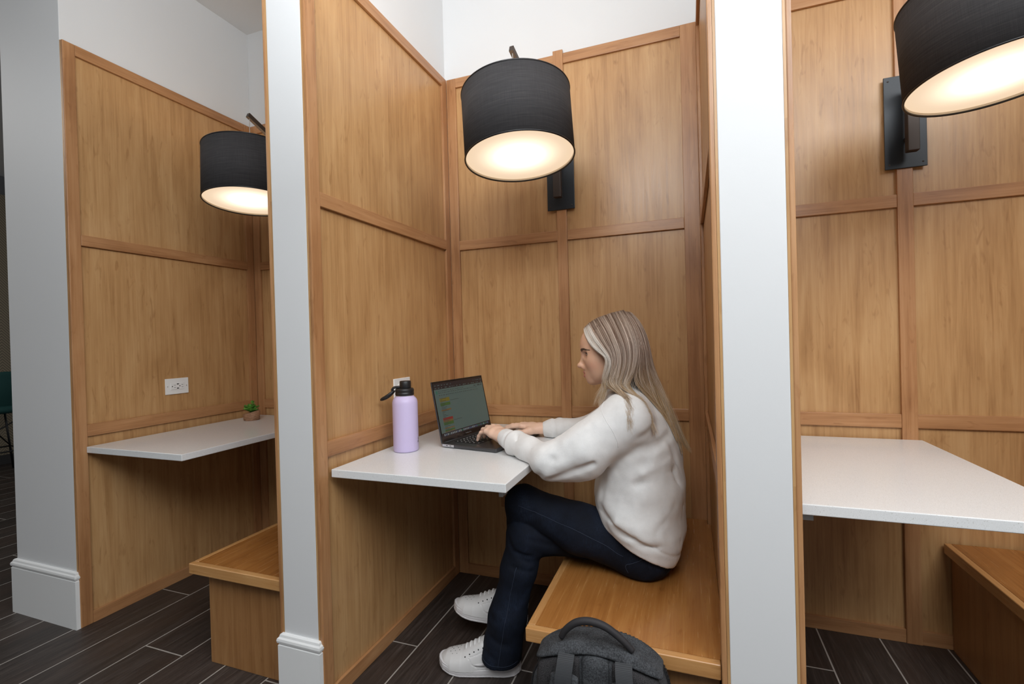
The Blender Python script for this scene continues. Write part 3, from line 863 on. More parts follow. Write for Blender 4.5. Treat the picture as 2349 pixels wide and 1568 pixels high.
# ------------------------------------------------------------------ backpack
def make_heather(name, a, b, sc=600, bumpy=0.35):
    k = N(name, 0.9)
    v = k.coord('Object')
    x = k.n('TexVoronoi'); k.link(v, x.inputs['Vector']); x.inputs['Scale'].default_value = sc
    n1 = k.noise(v, sc*0.5, 3, 0.7); n2 = k.noise(v, 30, 2, 0.5)
    g = k.math('ADD', k.math('MULTIPLY', n1, 0.75), k.math('MULTIPLY', n2, 0.3))
    k.base(k.ramp(g, [(0.42, a), (0.70, b)]))
    k.bump(n1, bumpy, 0.001); return k.m
M['heather'] = make_heather('charcoal_heather', (0.014, 0.0155, 0.018), (0.080, 0.086, 0.095))
def make_airmesh():
    k = N('black_air_mesh', 0.8); v = k.coord('Object', (1, 1, 1))
    x = k.n('TexVoronoi', feature='DISTANCE_TO_EDGE'); k.link(v, x.inputs['Vector']); x.inputs['Scale'].default_value = 330
    k.base(k.ramp(x.outputs['Distance'], [(0.02, (0.006, 0.006, 0.007)), (0.16, (0.036, 0.034, 0.037))]))
    k.bump(x.outputs['Distance'], 0.6, 0.002); return k.m
M['airmesh'] = make_airmesh()
def make_webbing():
    k = N('grey_webbing', 0.8); v = k.coord('Object')
    w = k.n('TexWave'); k.link(v, w.inputs['Vector']); w.inputs['Scale'].default_value = 130; w.bands_direction = 'Z'
    k.base(k.ramp(w.outputs['Fac'], [(0, (0.022, 0.024, 0.027)), (1, (0.045, 0.048, 0.053))])); k.bump(w.outputs['Fac'], 0.2, 0.0008); return k.m
M['webbing'] = make_webbing()
M['handle_fabric'] = plain('black_handle_fabric', (0.020, 0.018, 0.020), 0.7)
M['piping'] = plain('black_piping', (0.008, 0.008, 0.009), 0.6)
BP = thing('backpack', 'charcoal grey backpack with padded straps on the floor by the bench', 'backpack', (0.882, -1.010, 0.0), math.radians(3))
BW, BH, BD = 0.158, 0.434, 0.060
def pack2d(P, w=BW, hgt=BH):
    """outline in the x-z plane: flat sides, arched top"""
    x, z = np.abs(P[:, 0]), P[:, 2]
    arch = (hgt-0.13)
    top = ((x/w)**2.4+np.maximum((z-arch)/0.13, 0)**2.4)**(1/2.4)-1
    d1 = top*0.115
    d2 = np.maximum(x-w*(1+0.05*np.clip((arch-z)/arch, 0, 1)), 0.0-z)
    return np.where(z > arch, d1, d2).astype(f32)
def pack_body(P):
    d2 = pack2d(P); dy = np.abs(P[:, 1]-0.0)-BD-0.012*wob(P, 12, 3)*0.35
    r = 0.032
    a, b = d2+r, dy+r
    d = np.sqrt(np.maximum(a, 0)**2+np.maximum(b, 0)**2)+np.minimum(np.maximum(a, b), 0)-r
    return d+0.0012*wob(P, 60, 5)
sdf_obj('body', pack_body, (-0.19, -0.12, -0.01), (0.19, 0.13, 0.50), 0.005, 'heather', BP)
ycurve = lambda x: 0.430-0.034*(x/0.13)**2
def yoke(P):
    b = pack_body(P)-0.012
    cut = (ycurve(P[:, 0])-P[:, 2])
    d = smax(b, cut, 0.012); d = smax(d, P[:, 1]-0.035, 0.01)
    g = crease(P, [(-0.030, -0.048, 0.449), (0.005, -0.052, 0.449), (0.040, -0.054, 0.443)], 0.006, 0.003)
    return d+g
sdf_obj('yoke', yoke, (-0.20, -0.14, 0.32), (0.20, 0.08, 0.52), 0.0035, 'heather', BP)
def pad(sx):
    def f(P):
        b = pack_body(P)-0.006
        x = P[:, 0]*sx
        d = smax(b, 0.035-x, 0.012); d = smax(d, x-0.142, 0.012); d = smax(d, P[:, 2]-ycurve(P[:, 0])+0.002, 0.01)
        d = smax(d, P[:, 1]+0.03, 0.01); return smax(d, 0.03-P[:, 2], 0.02)
    return f
for sx in (-1, 1): sdf_obj('mesh_pad', pad(sx), (-0.19, -0.13, 0.0), (0.19, 0.0, 0.46), 0.0045, 'airmesh', BP)
def colm(P):
    b = pack_body(P)-0.009
    d = smax(b, np.abs(P[:, 0])-0.031, 0.008); d = smax(d, P[:, 2]-ycurve(P[:, 0]), 0.01)
    return smax(smax(d, P[:, 1]+0.03, 0.01), 0.03-P[:, 2], 0.02)
sdf_obj('centre_column', colm, (-0.06, -0.13, 0.0), (0.06, 0.0, 0.46), 0.004, 'heather', BP)
for sx in (-1, 1):
    # webbing tab, then the padded strap hanging in front of the panel
    path = catmull([(sx*0.064, -0.064, 0.432), (sx*0.065, -0.080, 0.418), (sx*0.068, -0.091, 0.392), (sx*0.071, -0.094, 0.350)], 6)
    bm = bmesh.new()
    L_, R2 = [], []
    for i, p in enumerate(path):
        t_ = (path[min(i+1, len(path)-1)]-path[max(i-1, 0)]).normalized(); nrm = Vector((1, 0, 0)).cross(t_).normalized()
        if nrm.y > 0: nrm = -nrm
        L_.append([bm.verts.new(p+Vector((dx, 0, 0))+nrm*dn) for dx, dn in ((-0.0185, 0), (0.0185, 0), (0.0185, 0.003), (-0.0185, 0.003))])
    for A, B in zip(L_[:-1], L_[1:]):
        for k in range(4): bm.faces.new((A[k], A[(k+1) % 4], B[(k+1) % 4], B[k]))
    bm.faces.new(L_[0][::-1]); bm.faces.new(L_[-1])
    tab = from_bm('webbing_tab', bm, 'webbing', BP)
    def strap(P, sx=sx):
        q = P.copy(); q[:, 0] = (q[:, 0]-sx*0.068)/1.0
        pts = [(sx*0.0, -0.078, 0.388), (sx*0.008, -0.087, 0.30), (sx*0.020, -0.086, 0.20), (sx*0.03, -0.078, 0.08)]
        q2 = q.copy(); q2[:, 0] *= 0.30
        pp = [(a*0.30, b, c) for a, b, c in pts]
        d = chain(q2, pp, (0.0098, 0.0105, 0.0100, 0.008), 0.01)
        d = d+crease(P, [(sx*0.068-0.035, -0.098, 0.366), (sx*0.068+0.035, -0.098, 0.358)], 0.0028, 0.003)
        return d
    sdf_obj('shoulder_strap', strap, (sx*0.08-0.07, -0.12, 0.05), (sx*0.08+0.07, -0.055, 0.42), 0.003, 'heather', BP)
# carry handle
bm = bmesh.new()
hp = catmull([(-0.083, -0.030, 0.448), (-0.071, -0.032, 0.468), (-0.045, -0.034, 0.490), (-0.012, -0.034, 0.497), (0.024, -0.034, 0.489), (0.060, -0.033, 0.464), (0.082, -0.032, 0.442)], 7)
tube(bm, hp, [0.0070+0.0018*math.sin(math.pi*i/(len(hp)-1)) for i in range(len(hp))], 16)
from_bm('handle', bm, 'handle_fabric', BP, True)
# piping on the seams and the zip on the far side
def edge_curve(yv, z0, s, off=0.0):
    pts = []
    for i in range(26):
        a = math.pi*i/25
        pts.append((-(BW+off)*math.copysign(abs(math.cos(a))**(1/1.2), math.cos(a)), yv, (BH-0.13)+(0.13+off)*math.sin(a)**(1/1.2)))
    return [(pts[0][0], yv, z0)]+pts+[(pts[-1][0], yv, z0)]
bm = bmesh.new(); tube(bm, edge_curve(-0.035, 0.05, 1, 0.0005), 0.0030, 8); from_bm('piping', bm, 'piping', BP, True)
bm = bmesh.new(); tube(bm, edge_curve(0.040, 0.05, 1, -0.002), 0.0085, 8); zp = from_bm('zip_tape', bm, 'piping', BP, True)
bm = bmesh.new()
pts = edge_curve(0.040, 0.05, 1, 0.003)
for i in range(2, 26):
    for j in range(2):
        p = Vector(pts[i]).lerp(Vector(pts[i+1]), j/2)
        bx(bm, p.x-0.003, p.x+0.003, 0.034, 0.046, p.z-0.003, p.z+0.003, 0.001)
from_bm('zip_teeth', bm, 'black', zp)

# ------------------------------------------------------------------ the seated person
def attr_mat(name, rough, sss=0.0, bumpsc=None, bumps=0.1, spec=0.5):
    k = N(name, rough); a = k.n('Attribute', attribute_name='tint'); k.link(a.outputs['Color'], k.b.inputs['Base Color'])
    if sss:
        k.b.inputs['Subsurface Weight'].default_value = sss; k.b.inputs['Subsurface Radius'].default_value = (0.010, 0.004, 0.002)
        k.b.inputs['Subsurface Scale'].default_value = 0.5
    k.b.inputs['Specular IOR Level'].default_value = spec
    if bumpsc: k.bump(k.noise(k.coord('Object'), bumpsc, 3, 0.6), bumps, 0.0006)
    return k.m
M['skin'] = attr_mat('skin', 0.45, 0.12, 700, 0.08, 0.35)
def make_fleece():
    k = N('white_fleece_jersey', 0.95)
    v = k.coord('Object'); n1 = k.noise(v, 420, 3, 0.7); n2 = k.noise(v, 40, 3, 0.6)
    k.base(k.ramp(n2, [(0.3, (0.775, 0.775, 0.77)), (0.7, (0.83, 0.83, 0.825))]))
    k.bump(k.math('ADD', n1, k.math('MULTIPLY', n2, 0.7)), 0.35, 0.0012)
    k.set(Sheen_Weight=0.15); return k.m
M['fleece'] = make_fleece()
def make_denim():
    k = N('dark_indigo_denim', 0.85)
    v = k.coord('Object'); n1 = k.noise(v, 900, 2, 0.6); n2 = k.noise(v, 12, 3, 0.55); n3 = k.noise(k.coord('Object', (500, 500, 60)), 1.0, 2, 0.6)
    g = k.math('ADD', k.math('MULTIPLY', n2, 0.55), k.math('MULTIPLY', n3, 0.45))
    k.base(k.ramp(g, [(0.36, (0.0030, 0.0046, 0.0095)), (0.56, (0.0058, 0.0096, 0.0205)), (0.74, (0.0160, 0.0265, 0.0530))]))
    k.bump(n1, 0.25, 0.0008); k.b.inputs['Specular IOR Level'].default_value = 0.25
    return k.m
M['denim'] = make_denim()
M['thread'] = plain('denim_thread', (0.022, 0.032, 0.058), 0.8)
M['shoe'] = plain('white_leather', (0.76, 0.75, 0.745), 0.42)
M['sole'] = plain('white_rubber', (0.72, 0.70, 0.71), 0.55)
M['lace'] = plain('white_lace', (0.74, 0.73, 0.72), 0.85)
M['hole'] = plain('dark_eyelet', (0.03, 0.03, 0.03), 0.8)

person = thing('person', 'person in white sweatshirt and dark jeans seated on the bench, typing on the laptop', 'person', (0.93, -0.45, 0.384))
PINV = person.matrix_world.inverted()
PO = np.array(person.location)
def local(V): return V-PO
def p_sdf(name, fn, lo, hi, h, mat, col=None, smooth_it=0):
    V, F = nets(fn, lo, hi, h); c = col(V) if col else None
    return np_mesh(name, local(V), F, mat, person, True, c)

# joints (world)
SL, EL_, WL = (0.910, -0.610, 0.897), (0.675, -0.672, 0.766), (0.462, -0.512, 0.798)
SR, ER, WR = (0.905, -0.290, 0.895), (0.700, -0.215, 0.768), (0.528, -0.250, 0.781)
NB = (0.893, -0.45, 0.935)
# --- sweatshirt
def torso(P):
    q = P.copy(); q[:, 1] = -0.45+(P[:, 1]+0.45)*(0.74-0.085*np.clip((0.64-P[:, 2])/0.16, 0, 1))
    d = chain(q, [(0.922, -0.45, 0.44), (0.925, -0.45, 0.55), (0.935, -0.45, 0.66), (0.928, -0.45, 0.78), (0.905, -0.45, 0.87), (0.893, -0.45, 0.915)],
              (0.131, 0.138, 0.134, 0.126, 0.108, 0.075), 0.05)
    return d
def hem_z(x): return np.interp(x, [0.74, 0.79, 0.83, 0.855, 0.89, 0.924, 0.961, 0.998, 1.033, 1.055, 1.10], [0.566, 0.554, 0.541, 0.529, 0.511, 0.494, 0.478, 0.458, 0.432, 0.416, 0.405]).astype(f32)
def sweat(P):
    d = torso(P)
    sh = rc(P, (0.893, -0.45, 0.925), SL, 0.055, 0.062); d = smin(d, sh, 0.05)
    sh = rc(P, (0.893, -0.45, 0.925), SR, 0.055, 0.062); d = smin(d, sh, 0.05)
    # blouson roll over the rib hem
    hz = P[:, 2]-hem_z(P[:, 0])
    d = d+0.009*np.exp(-(np.clip(hz, 0, 1)/0.030)**2)-0.008*np.exp(-((hz-0.085)/0.04)**2)
    # sleeves
    aL = chain(P, [SL, (0.79, -0.655, 0.806), EL_], (0.075, 0.075, 0.060), 0.02)
    aL = smin(aL, el(P, (0.742, -0.660, 0.758), (0.100, 0.054, 0.058)), 0.03)
    fL = chain(P, [EL_, (0.590, -0.612, 0.780), (0.525, -0.562, 0.789), WL], (0.055, 0.043, 0.0410, 0.0325), 0.012)
    aL = smin(aL, fL, 0.02)
    aR = chain(P, [SR, (0.80, -0.24, 0.81), ER], (0.078, 0.074, 0.064), 0.02)
    fR = chain(P, [ER, (0.62, -0.228, 0.780), (0.575, -0.24, 0.784), WR], (0.054, 0.044, 0.040, 0.0310), 0.02)
    aR = smin(aR, fR, 0.03)
    d = smin(d, aL, 0.030); d = smin(d, aR, 0.030)
    for s_ in (-0.10, 0.10): d = smin(d, el(P, (0.958, -0.45+s_, 0.475), (0.098, 0.100, 0.092)), 0.03)
    # ribbed cuffs, drawn in
    for W, E2 in ((WL, (0.525, -0.562, 0.789)), (WR, (0.575, -0.24, 0.784))):
        W_, E3 = V3(W), V3(E2); ax = (E3-W_)/np.linalg.norm(E3-W_); s = (P-W_)@ax
        rr = np.sqrt((((P-W_)-s[:, None]*ax)**2).sum(1))
        near = rr < 0.085
        d = d+np.where(near, 0.0045*np.exp(-((s-0.052)/0.007)**2)-0.003*np.exp(-((s-0.072)/0.012)**2), 0)
        cut = np.where((rr < 0.10) & (s > -0.09), -s, -1.0)
        d = np.maximum(d, cut)
    # folds
    C = lambda pts, dep, w: crease(P, pts, dep, w)
    d = d+C([(0.93, -0.70, 0.82), (0.985, -0.64, 0.865), (1.02, -0.58, 0.89)], 0.006, 0.014)+C([(0.92, -0.69, 0.765), (1.00, -0.61, 0.815), (1.04, -0.54, 0.84)], 0.008, 0.013)
    d = d+C([(0.95, -0.68, 0.795), (1.02, -0.59, 0.85)], -0.005, 0.012)+C([(0.88, -0.68, 0.735), (0.97, -0.63, 0.77)], 0.004, 0.014)
    d = d+C([(0.94, -0.64, 0.700), (1.04, -0.55, 0.735)], 0.005, 0.015)+C([(0.96, -0.64, 0.735), (1.03, -0.57, 0.765)], -0.004, 0.010)
    d = d+C([(0.80, -0.60, 0.61), (0.88, -0.64, 0.575), (0.97, -0.63, 0.585)], 0.006, 0.013)
    d = d+C([(0.86, -0.655, 0.560), (0.93, -0.66, 0.545), (0.985, -0.635, 0.560), (1.03, -0.57, 0.625)], 0.010, 0.013)
    d = d+C([(0.88, -0.655, 0.585), (0.95, -0.655, 0.570), (1.00, -0.62, 0.595)], -0.007, 0.011)
    d = d+C([(0.94, -0.67, 0.530), (0.995, -0.635, 0.520), (1.05, -0.55, 0.505)], 0.007, 0.013)
    d = d+C([(1.045, -0.55, 0.72), (1.06, -0.50, 0.60)], 0.008, 0.011)+C([(1.04, -0.56, 0.82), (1.055, -0.50, 0.70)], 0.007, 0.011)
    d = d+C([(1.02, -0.575, 0.66), (1.045, -0.545, 0.56)], 0.007, 0.010)+C([(1.035, -0.565, 0.69), (1.055, -0.53, 0.58)], -0.005, 0.009)
    d = d+C([(0.82, -0.59, 0.74), (0.83, -0.60, 0.62), (0.86, -0.63, 0.50)], 0.004, 0.018)
    d = d+C([(0.700, -0.725, 0.785), (0.655, -0.71, 0.73), (0.63, -0.67, 0.715)], 0.005, 0.013)
    d = d+C([(0.82, -0.715, 0.775), (0.75, -0.722, 0.742), (0.69, -0.715, 0.715)], 0.011, 0.011)+C([(0.78, -0.722, 0.80), (0.72, -0.728, 0.765)], -0.004, 0.012)
    d = d+0
    d = d+C([(0.530, -0.575, 0.84), (0.545, -0.605, 0.81), (0.545, -0.61, 0.775), (0.53, -0.595, 0.75)], 0.010, 0.006)
    d = d+C([(0.82, -0.70, 0.90), (0.74, -0.71, 0.835)], -0.004, 0.02)
    d = d+0.0035*wob(P, 26, 1)+0.0018*wob(P, 60, 2)+0.0007*wob(P, 130, 12)
    # seam between rib hem and body
    d = d+0.002*np.exp(-((hz-0.052)/0.004)**2)
    d = smax(d, -hz, 0.006)
    # neck opening
    d = smax(d, -rc(P, (0.880, -0.45, 0.93), (0.862, -0.45, 1.03), 0.058, 0.060), 0.008)
    return np.maximum(d, 0.752-P[:, 2]-np.where((P[:, 0] < 0.612), 0, 9))
sw = p_sdf('sweatshirt', sweat, (0.42, -0.78, 0.36), (1.12, -0.12, 1.02), 0.0045, 'fleece')
def collar(P):
    c = V3((0.878, -0.45, 0.972)); n = V3((-0.28, 0, 1)); n /= np.linalg.norm(n)
    q = P-c; s = q@n; r = q-s[:, None]*n
    r[:, 1] *= 0.95
    return np.sqrt((np.sqrt((r*r).sum(1))-0.064)**2+(s*0.55)**2)-0.0095
p_sdf('collar', collar, (0.78, -0.54, 0.91), (0.97, -0.36, 1.02), 0.004, 'fleece')

# --- jeans
HL, KL, AL = (0.925, -0.535, 0.462), (0.545, -0.560, 0.578), (0.440, -0.452, 0.150)
HR, KR, AR = (0.925, -0.365, 0.465), (0.558, -0.575, 0.478), (0.462, -0.612, 0.085)
def jeans(P):
    q = P.copy(); q[:, 1] = -0.45+(P[:, 1]+0.45)*0.72
    pel = chain(q, [(0.940, -0.45, 0.462), (0.945, -0.45, 0.56)], (0.088, 0.092), 0.03)
    tL = chain(P, [HL, (0.74, -0.560, 0.516), KL], (0.088, 0.078, 0.064), 0.03)
    sL = chain(P, [KL, (0.515, -0.515, 0.40), AL], (0.060, 0.052, 0.056), 0.02)
    L = smin(tL, sL, 0.025)
    tR = chain(P, [HR, (0.74, -0.475, 0.468), KR], (0.092, 0.080, 0.066), 0.03)
    sR = chain(P, [KR, (0.530, -0.588, 0.36), (0.490, -0.602, 0.20), (0.466, -0.612, 0.060)], (0.065, 0.0575, 0.0615, 0.0700), 0.03)
    R = smin(tR, sR, 0.02)
    R = R+crease(P, [(0.50, -0.63, 0.50), (0.53, -0.645, 0.445), (0.595, -0.63, 0.425)], 0.008, 0.008)+crease(P, [(0.545, -0.65, 0.43), (0.60, -0.62, 0.40)], 0.007, 0.007)
    R = R+crease(P, [(0.52, -0.65, 0.395), (0.59, -0.62, 0.375)], 0.005, 0.009)+crease(P, [(0.58, -0.64, 0.49), (0.66, -0.60, 0.46)], 0.004, 0.010)
    R = R+crease(P, [(0.42, -0.66, 0.16), (0.50, -0.665, 0.135)], 0.005, 0.011)+crease(P, [(0.44, -0.66, 0.22), (0.52, -0.65, 0.19)], 0.004, 0.012)+crease(P, [(0.41, -0.65, 0.11), (0.47, -0.68, 0.09)], 0.004, 0.010)
    L = L+crease(P, [(0.60, -0.625, 0.575), (0.55, -0.63, 0.545), (0.52, -0.61, 0.51)], 0.005, 0.008)+crease(P, [(0.64, -0.635, 0.555), (0.58, -0.632, 0.515)], 0.004, 0.008)
    L = L+crease(P, [(0.66, -0.64, 0.53), (0.61, -0.63, 0.505)], 0.004, 0.007)
    L = L+crease(P, [(0.85, -0.63, 0.53), (0.89, -0.635, 0.47), (0.87, -0.62, 0.42)], 0.006, 0.010)+crease(P, [(0.88, -0.63, 0.55), (0.925, -0.635, 0.50)], 0.006, 0.009)
    pel = smin(pel, el(P, (0.955, -0.55, 0.452), (0.084, 0.080, 0.080)), 0.03)
    pel = smin(pel, el(P, (0.955, -0.35, 0.452), (0.084, 0.080, 0.080)), 0.03)
    d = smin(np.minimum(L, R), pel, 0.035)
    d = d+0.0014*wob(P, 55, 8)+0.0012*wob(P, 110, 9)
    # hems
    d = np.maximum(d, np.where(P[:, 1] < -0.545, 0.056+0.10*(P[:, 0]-0.46)*-0.35-P[:, 2], -1)*np.where(P[:, 2] < 0.12, 1, 0)-np.where(P[:, 2] < 0.12, 0, 1))
    aL_ = V3(AL); ax = V3(AL)-V3((0.515, -0.515, 0.40)); ax /= np.linalg.norm(ax); s = (P-aL_)@ax
    d = np.where((P[:, 1] > -0.545) & (P[:, 2] < 0.24), np.maximum(d, s-0.015), d)
    # seat rests on the bench
    d = np.where(P[:, 0] > 0.67, smax(d, 0.3855-P[:, 2], 0.012), d)
    return smax(d, P[:, 2]-0.60-np.where(P[:, 0] > 0.82, 0, 9), 0.01)
jn = p_sdf('jeans', jeans, (0.34, -0.70, 0.03), (1.08, -0.24, 0.68), 0.0045, 'denim')

def project(fn, p, n_it=6):
    """move a point onto the surface of an implicit shape"""
    p = np.array([p], f32)
    for _ in range(n_it):
        d = fn(p)[0]; e = 0.002
        g = np.array([fn(p+np.array([v], f32))[0]-fn(p-np.array([v], f32))[0] for v in ((e, 0, 0), (0, e, 0), (0, 0, e))])
        g = g/max(np.linalg.norm(g), 1e-6); p = p-(g*d).astype(f32)*0.8
    return Vector(p[0])+Vector(g)*0.0004
def seam(name, pts, fn, rad, mat, parent, n=7):
    pp = [project(fn, tuple(q)) for q in catmull(pts, n)]
    bm = bmesh.new(); tube(bm, [q-Vector(PO) for q in pp], rad, 5)
    return from_bm(name, bm, mat, parent, True)
seam('sleeve_seam', [(0.842, -0.62, 0.955), (0.845, -0.66, 0.925), (0.859, -0.70, 0.909), (0.880, -0.72, 0.885), (0.901, -0.72, 0.845), (0.912, -0.71, 0.815)], sweat, 0.0007, 'fleece', sw)
seam('side_seam', [(0.55, -0.66, 0.60), (0.65, -0.66, 0.575), (0.75, -0.66, 0.545), (0.84, -0.66, 0.505), (0.89, -0.65, 0.47)], jeans, 0.0009, 'thread', jn)
seam('inner_seam', [(0.545, -0.68, 0.40), (0.525, -0.68, 0.30), (0.505, -0.68, 0.20), (0.490, -0.70, 0.10), (0.486, -0.70, 0.066)], jeans, 0.0009, 'thread', jn)
seam('hem_stitch', [(0.398, -0.64, 0.078), (0.43, -0.68, 0.075), (0.47, -0.70, 0.072), (0.51, -0.68, 0.070), (0.535, -0.63, 0.07)], jeans, 0.0008, 'thread', jn, 5)
seam('pocket_seam', [(0.985, -0.63, 0.50), (0.94, -0.66, 0.465), (0.895, -0.66, 0.435), (0.90, -0.64, 0.405)], jeans, 0.0011, 'thread', jn)

# --- shoes (local: toe along +x, ground z = 0), then placed
def foot_w(x):   # half width along the length 0 (heel) .. 0.28 (toe)
    xs = [-.005, 0.0, 0.015, 0.05, 0.10, 0.15, 0.20, 0.235, 0.262, 0.278, 0.284]
    ws = [0.0, 0.015, 0.029, 0.036, 0.037, 0.043, 0.0485, 0.046, 0.036, 0.018, 0.0]
    return np.interp(x, xs, ws)
def foot_off(x): return 0.006*np.sin(np.clip(x/0.28, 0, 1)*math.pi)
def outline(P, grow=0.0):
    x, y = P[:, 0], P[:, 1]-foot_off(P[:, 0])
    w = foot_w(np.clip((x-0.14)/(1+grow/0.14)+0.14, -0.005, 0.284))+grow*np.clip(np.minimum(x+0.004, 0.287-x)/0.01, 0, 1)
    return np.maximum((np.abs(y)-w)*0.75, np.maximum(x-0.2865, -0.0075-x))
def sole(P):
    z = P[:, 2]; x = P[:, 0]
    d2 = outline(P, 0.003)
    spring = 0.016*np.clip((x-0.20)/0.08, 0, 1)**2+0.004*np.clip((0.03-x)/0.03, 0, 1)
    top = 0.034+0.006*np.clip((0.10-x)/0.1, 0, 1)+spring*0.65
    dz = np.maximum(z-top, spring-z)
    d = smax(d2, dz, 0.006)
    rib = 0.0006*np.sin(x*2*math.pi/0.0048)
    d = d+np.where(z < spring+0.007, rib, 0)+crease_z(z-spring-0.0085, 0.0014, 0.0014)+crease_z(z-top+0.006, 0.0022, 0.0014)
    return d
def crease_z(dz, depth, w): return depth*np.exp(-(dz/w)**2)
def upper(P):
    x, z = P[:, 0], P[:, 2]
    yy = P[:, 1]-foot_off(x)
    hgt = np.interp(x, [-.01, 0.0, 0.03, 0.07, 0.10, 0.125, 0.16, 0.195, 0.225, 0.255, 0.275, 0.284], [0.10, 0.106, 0.100, 0.090, 0.104, 0.112, 0.094, 0.075, 0.066, 0.058, 0.046, 0.030])
    w = foot_w(np.clip(x, -0.005, 0.284))
    zr = np.clip((z-0.02)/np.maximum(hgt-0.02, 0.01), 0, 2)
    prof = w*np.sqrt(np.clip(1-0.55*zr**2.2, 0.02, 1))
    d = np.maximum(np.abs(yy)-prof, (z-hgt))
    dome = np.sqrt((yy/np.maximum(w, .004))**2*0.85+np.clip(zr, 0, 3)**2.6*0.92)-1
    fr = np.clip((x-0.10)/0.06, 0, 1)
    d = smax(np.abs(yy)-prof, z-hgt, 0.008)*(1-fr)*0.8+np.minimum(dome*0.03, 0.05)*fr
    d = np.maximum(d, 0.018-z); d = np.maximum(d, np.maximum(x-0.283, -0.004-x))
    # collar opening
    d = smax(d, -el(P, (0.055, 0.0, 0.115), (0.052, 0.026, 0.05)), 0.006)
    return d
def upper_detail(P):
    d = upper(P); s = np.sign(P[:, 1])
    a = P.copy(); a[:, 1] = np.abs(P[:, 1]-foot_off(P[:, 0]))
    # toe box overlay, eyestay and quarter lines
    d = d+crease(a, [(0.262, 0.0, 0.052), (0.25, 0.026, 0.050), (0.222, 0.042, 0.042), (0.195, 0.045, 0.043), (0.178, 0.040, 0.058)], 0.0016, 0.0018)
    d = d+crease(a, [(0.192, 0.012, 0.074), (0.188, 0.030, 0.066), (0.165, 0.038, 0.066), (0.145, 0.036, 0.072), (0.12, 0.034, 0.085)], 0.0016, 0.0017)
    d = d+crease(a, [(0.168, 0.040, 0.062), (0.155, 0.044, 0.044), (0.14, 0.043, 0.036)], 0.0014, 0.0017)
    d = d+crease(a, [(0.06, 0.036, 0.075), (0.05, 0.038, 0.050), (0.045, 0.037, 0.036)], 0.0014, 0.0017)
    return d
def side_y(x, z):
    ys = np.linspace(0.005, 0.07, 120); P = np.stack([np.full(120, x), foot_off(np.array([x]))[0]+ys, np.full(120, z)], 1).astype(f32)
    v = upper(P); i = np.argmax(v > 0); return ys[i] if v[i] > 0 else 0.045
def make_shoe(mtx):
    V, F = nets(sole, (-0.02, -0.07, -0.005), (0.30, 0.07, 0.075), 0.0022)
    t4 = np.array(mtx)
    tr = lambda V: V@t4[:3, :3].T+t4[:3, 3]
    V2, F2 = nets(upper_detail, (-0.02, -0.07, 0.012), (0.30, 0.07, 0.13), 0.0022)
    up = np_mesh('shoe', local(tr(V2)), F2, 'shoe', person)
    np_mesh('sole', local(tr(V)), F, 'sole', up)
    mloc = Matrix.Translation(-Vector(PO)) @ mtx
    for sgn in (-1, 1):      # side flash
        bm = bmesh.new(); A = []; B = []
        for i in range(17):
            s = i/16
            xc = 0.150-0.092*s; zc = 0.046+0.030*s**1.8-0.006*math.sin(math.pi*s); th = 0.0075*math.sin(math.pi*min(1, (1-s)*0.9+0.08))**0.9*(1.0 if s > 0.1 else 0.6+4*s)
            for arr, dz in ((A, th), (B, -th)):
                y = side_y(xc, zc+dz)
                arr.append(bm.verts.new((xc, foot_off(np.array([xc]))[0]+sgn*(y+0.0007), zc+dz)))
        for i in range(16): bm.faces.new((A[i], A[i+1], B[i+1], B[i]))
        bmesh.ops.transform(bm, matrix=mloc, verts=bm.verts)
        o = from_bm('side_flash', bm, 'sole', up, True); md = o.modifiers.new('t', 'SOLIDIFY'); md.thickness = 0.0016; md.offset = 0
    bm = bmesh.new()
    bm = bmesh.new()
    for hx, hy in [(0.215, 0.0), (0.232, 0.0), (0.223, 0.012), (0.240, 0.011), (0.207, 0.013), (0.214, 0.024), (0.231, 0.022), (0.223, -0.012), (0.240, -0.011), (0.207, -0.013), (0.214, -0.024), (0.231, -0.022)]:
        zz = np.linspace(0.03, 0.12, 90); hy_ = hy+foot_off(np.array([hx]))[0]
        v_ = upper(np.stack([np.full(90, hx), np.full(90, hy_), zz], 1).astype(f32)); i_ = np.argmax(v_ > 0)
        r = bmesh.ops.create_uvsphere(bm, u_segments=6, v_segments=4, radius=0.0013)
        for v in r['verts']: v.co += Vector((hx, hy_, zz[i_]-0.0003))
    bmesh.ops.transform(bm, matrix=mloc, verts=bm.verts); from_bm('toe_perforations', bm, 'hole', up, True)
    bm = bmesh.new()
    for i in range(5):
        x = 0.182-0.0155*i; zt = float(np.interp(x, [0.125, 0.16, 0.195], [0.112, 0.094, 0.075]))
        o0 = foot_off(np.array([x]))[0]
        pts = [(x-0.002, o0-0.024, zt-0.012), (x+0.001, o0-0.012, zt+0.001), (x+0.002, o0, zt+0.0045), (x+0.001, o0+0.012, zt+0.001), (x-0.002, o0+0.024, zt-0.012)]
        tube(bm, catmull(pts, 4), 0.0036, 8, flat=(1.0, 0.55))
    bmesh.ops.transform(bm, matrix=mloc, verts=bm.verts); from_bm('laces', bm, 'lace', up, True)
    for i in range(5):
        x = 0.182-0.0155*i; zt = float(np.interp(x, [0.125, 0.16, 0.195], [0.112, 0.094, 0.075]))
        o0 = foot_off(np.array([x]))[0]
        for s in (-1, 1):
            bm = bmesh.new(); r = bmesh.ops.create_uvsphere(bm, u_segments=8, v_segments=6, radius=0.0024)
            y = side_y(x-0.001, zt-0.016)
            for v in r['verts']: v.co += Vector((x-0.001, o0+s*(y-0.0005), zt-0.016))
            bmesh.ops.transform(bm, matrix=mloc, verts=bm.verts); from_bm('eyelet', bm, 'hole', up, True)
    return up
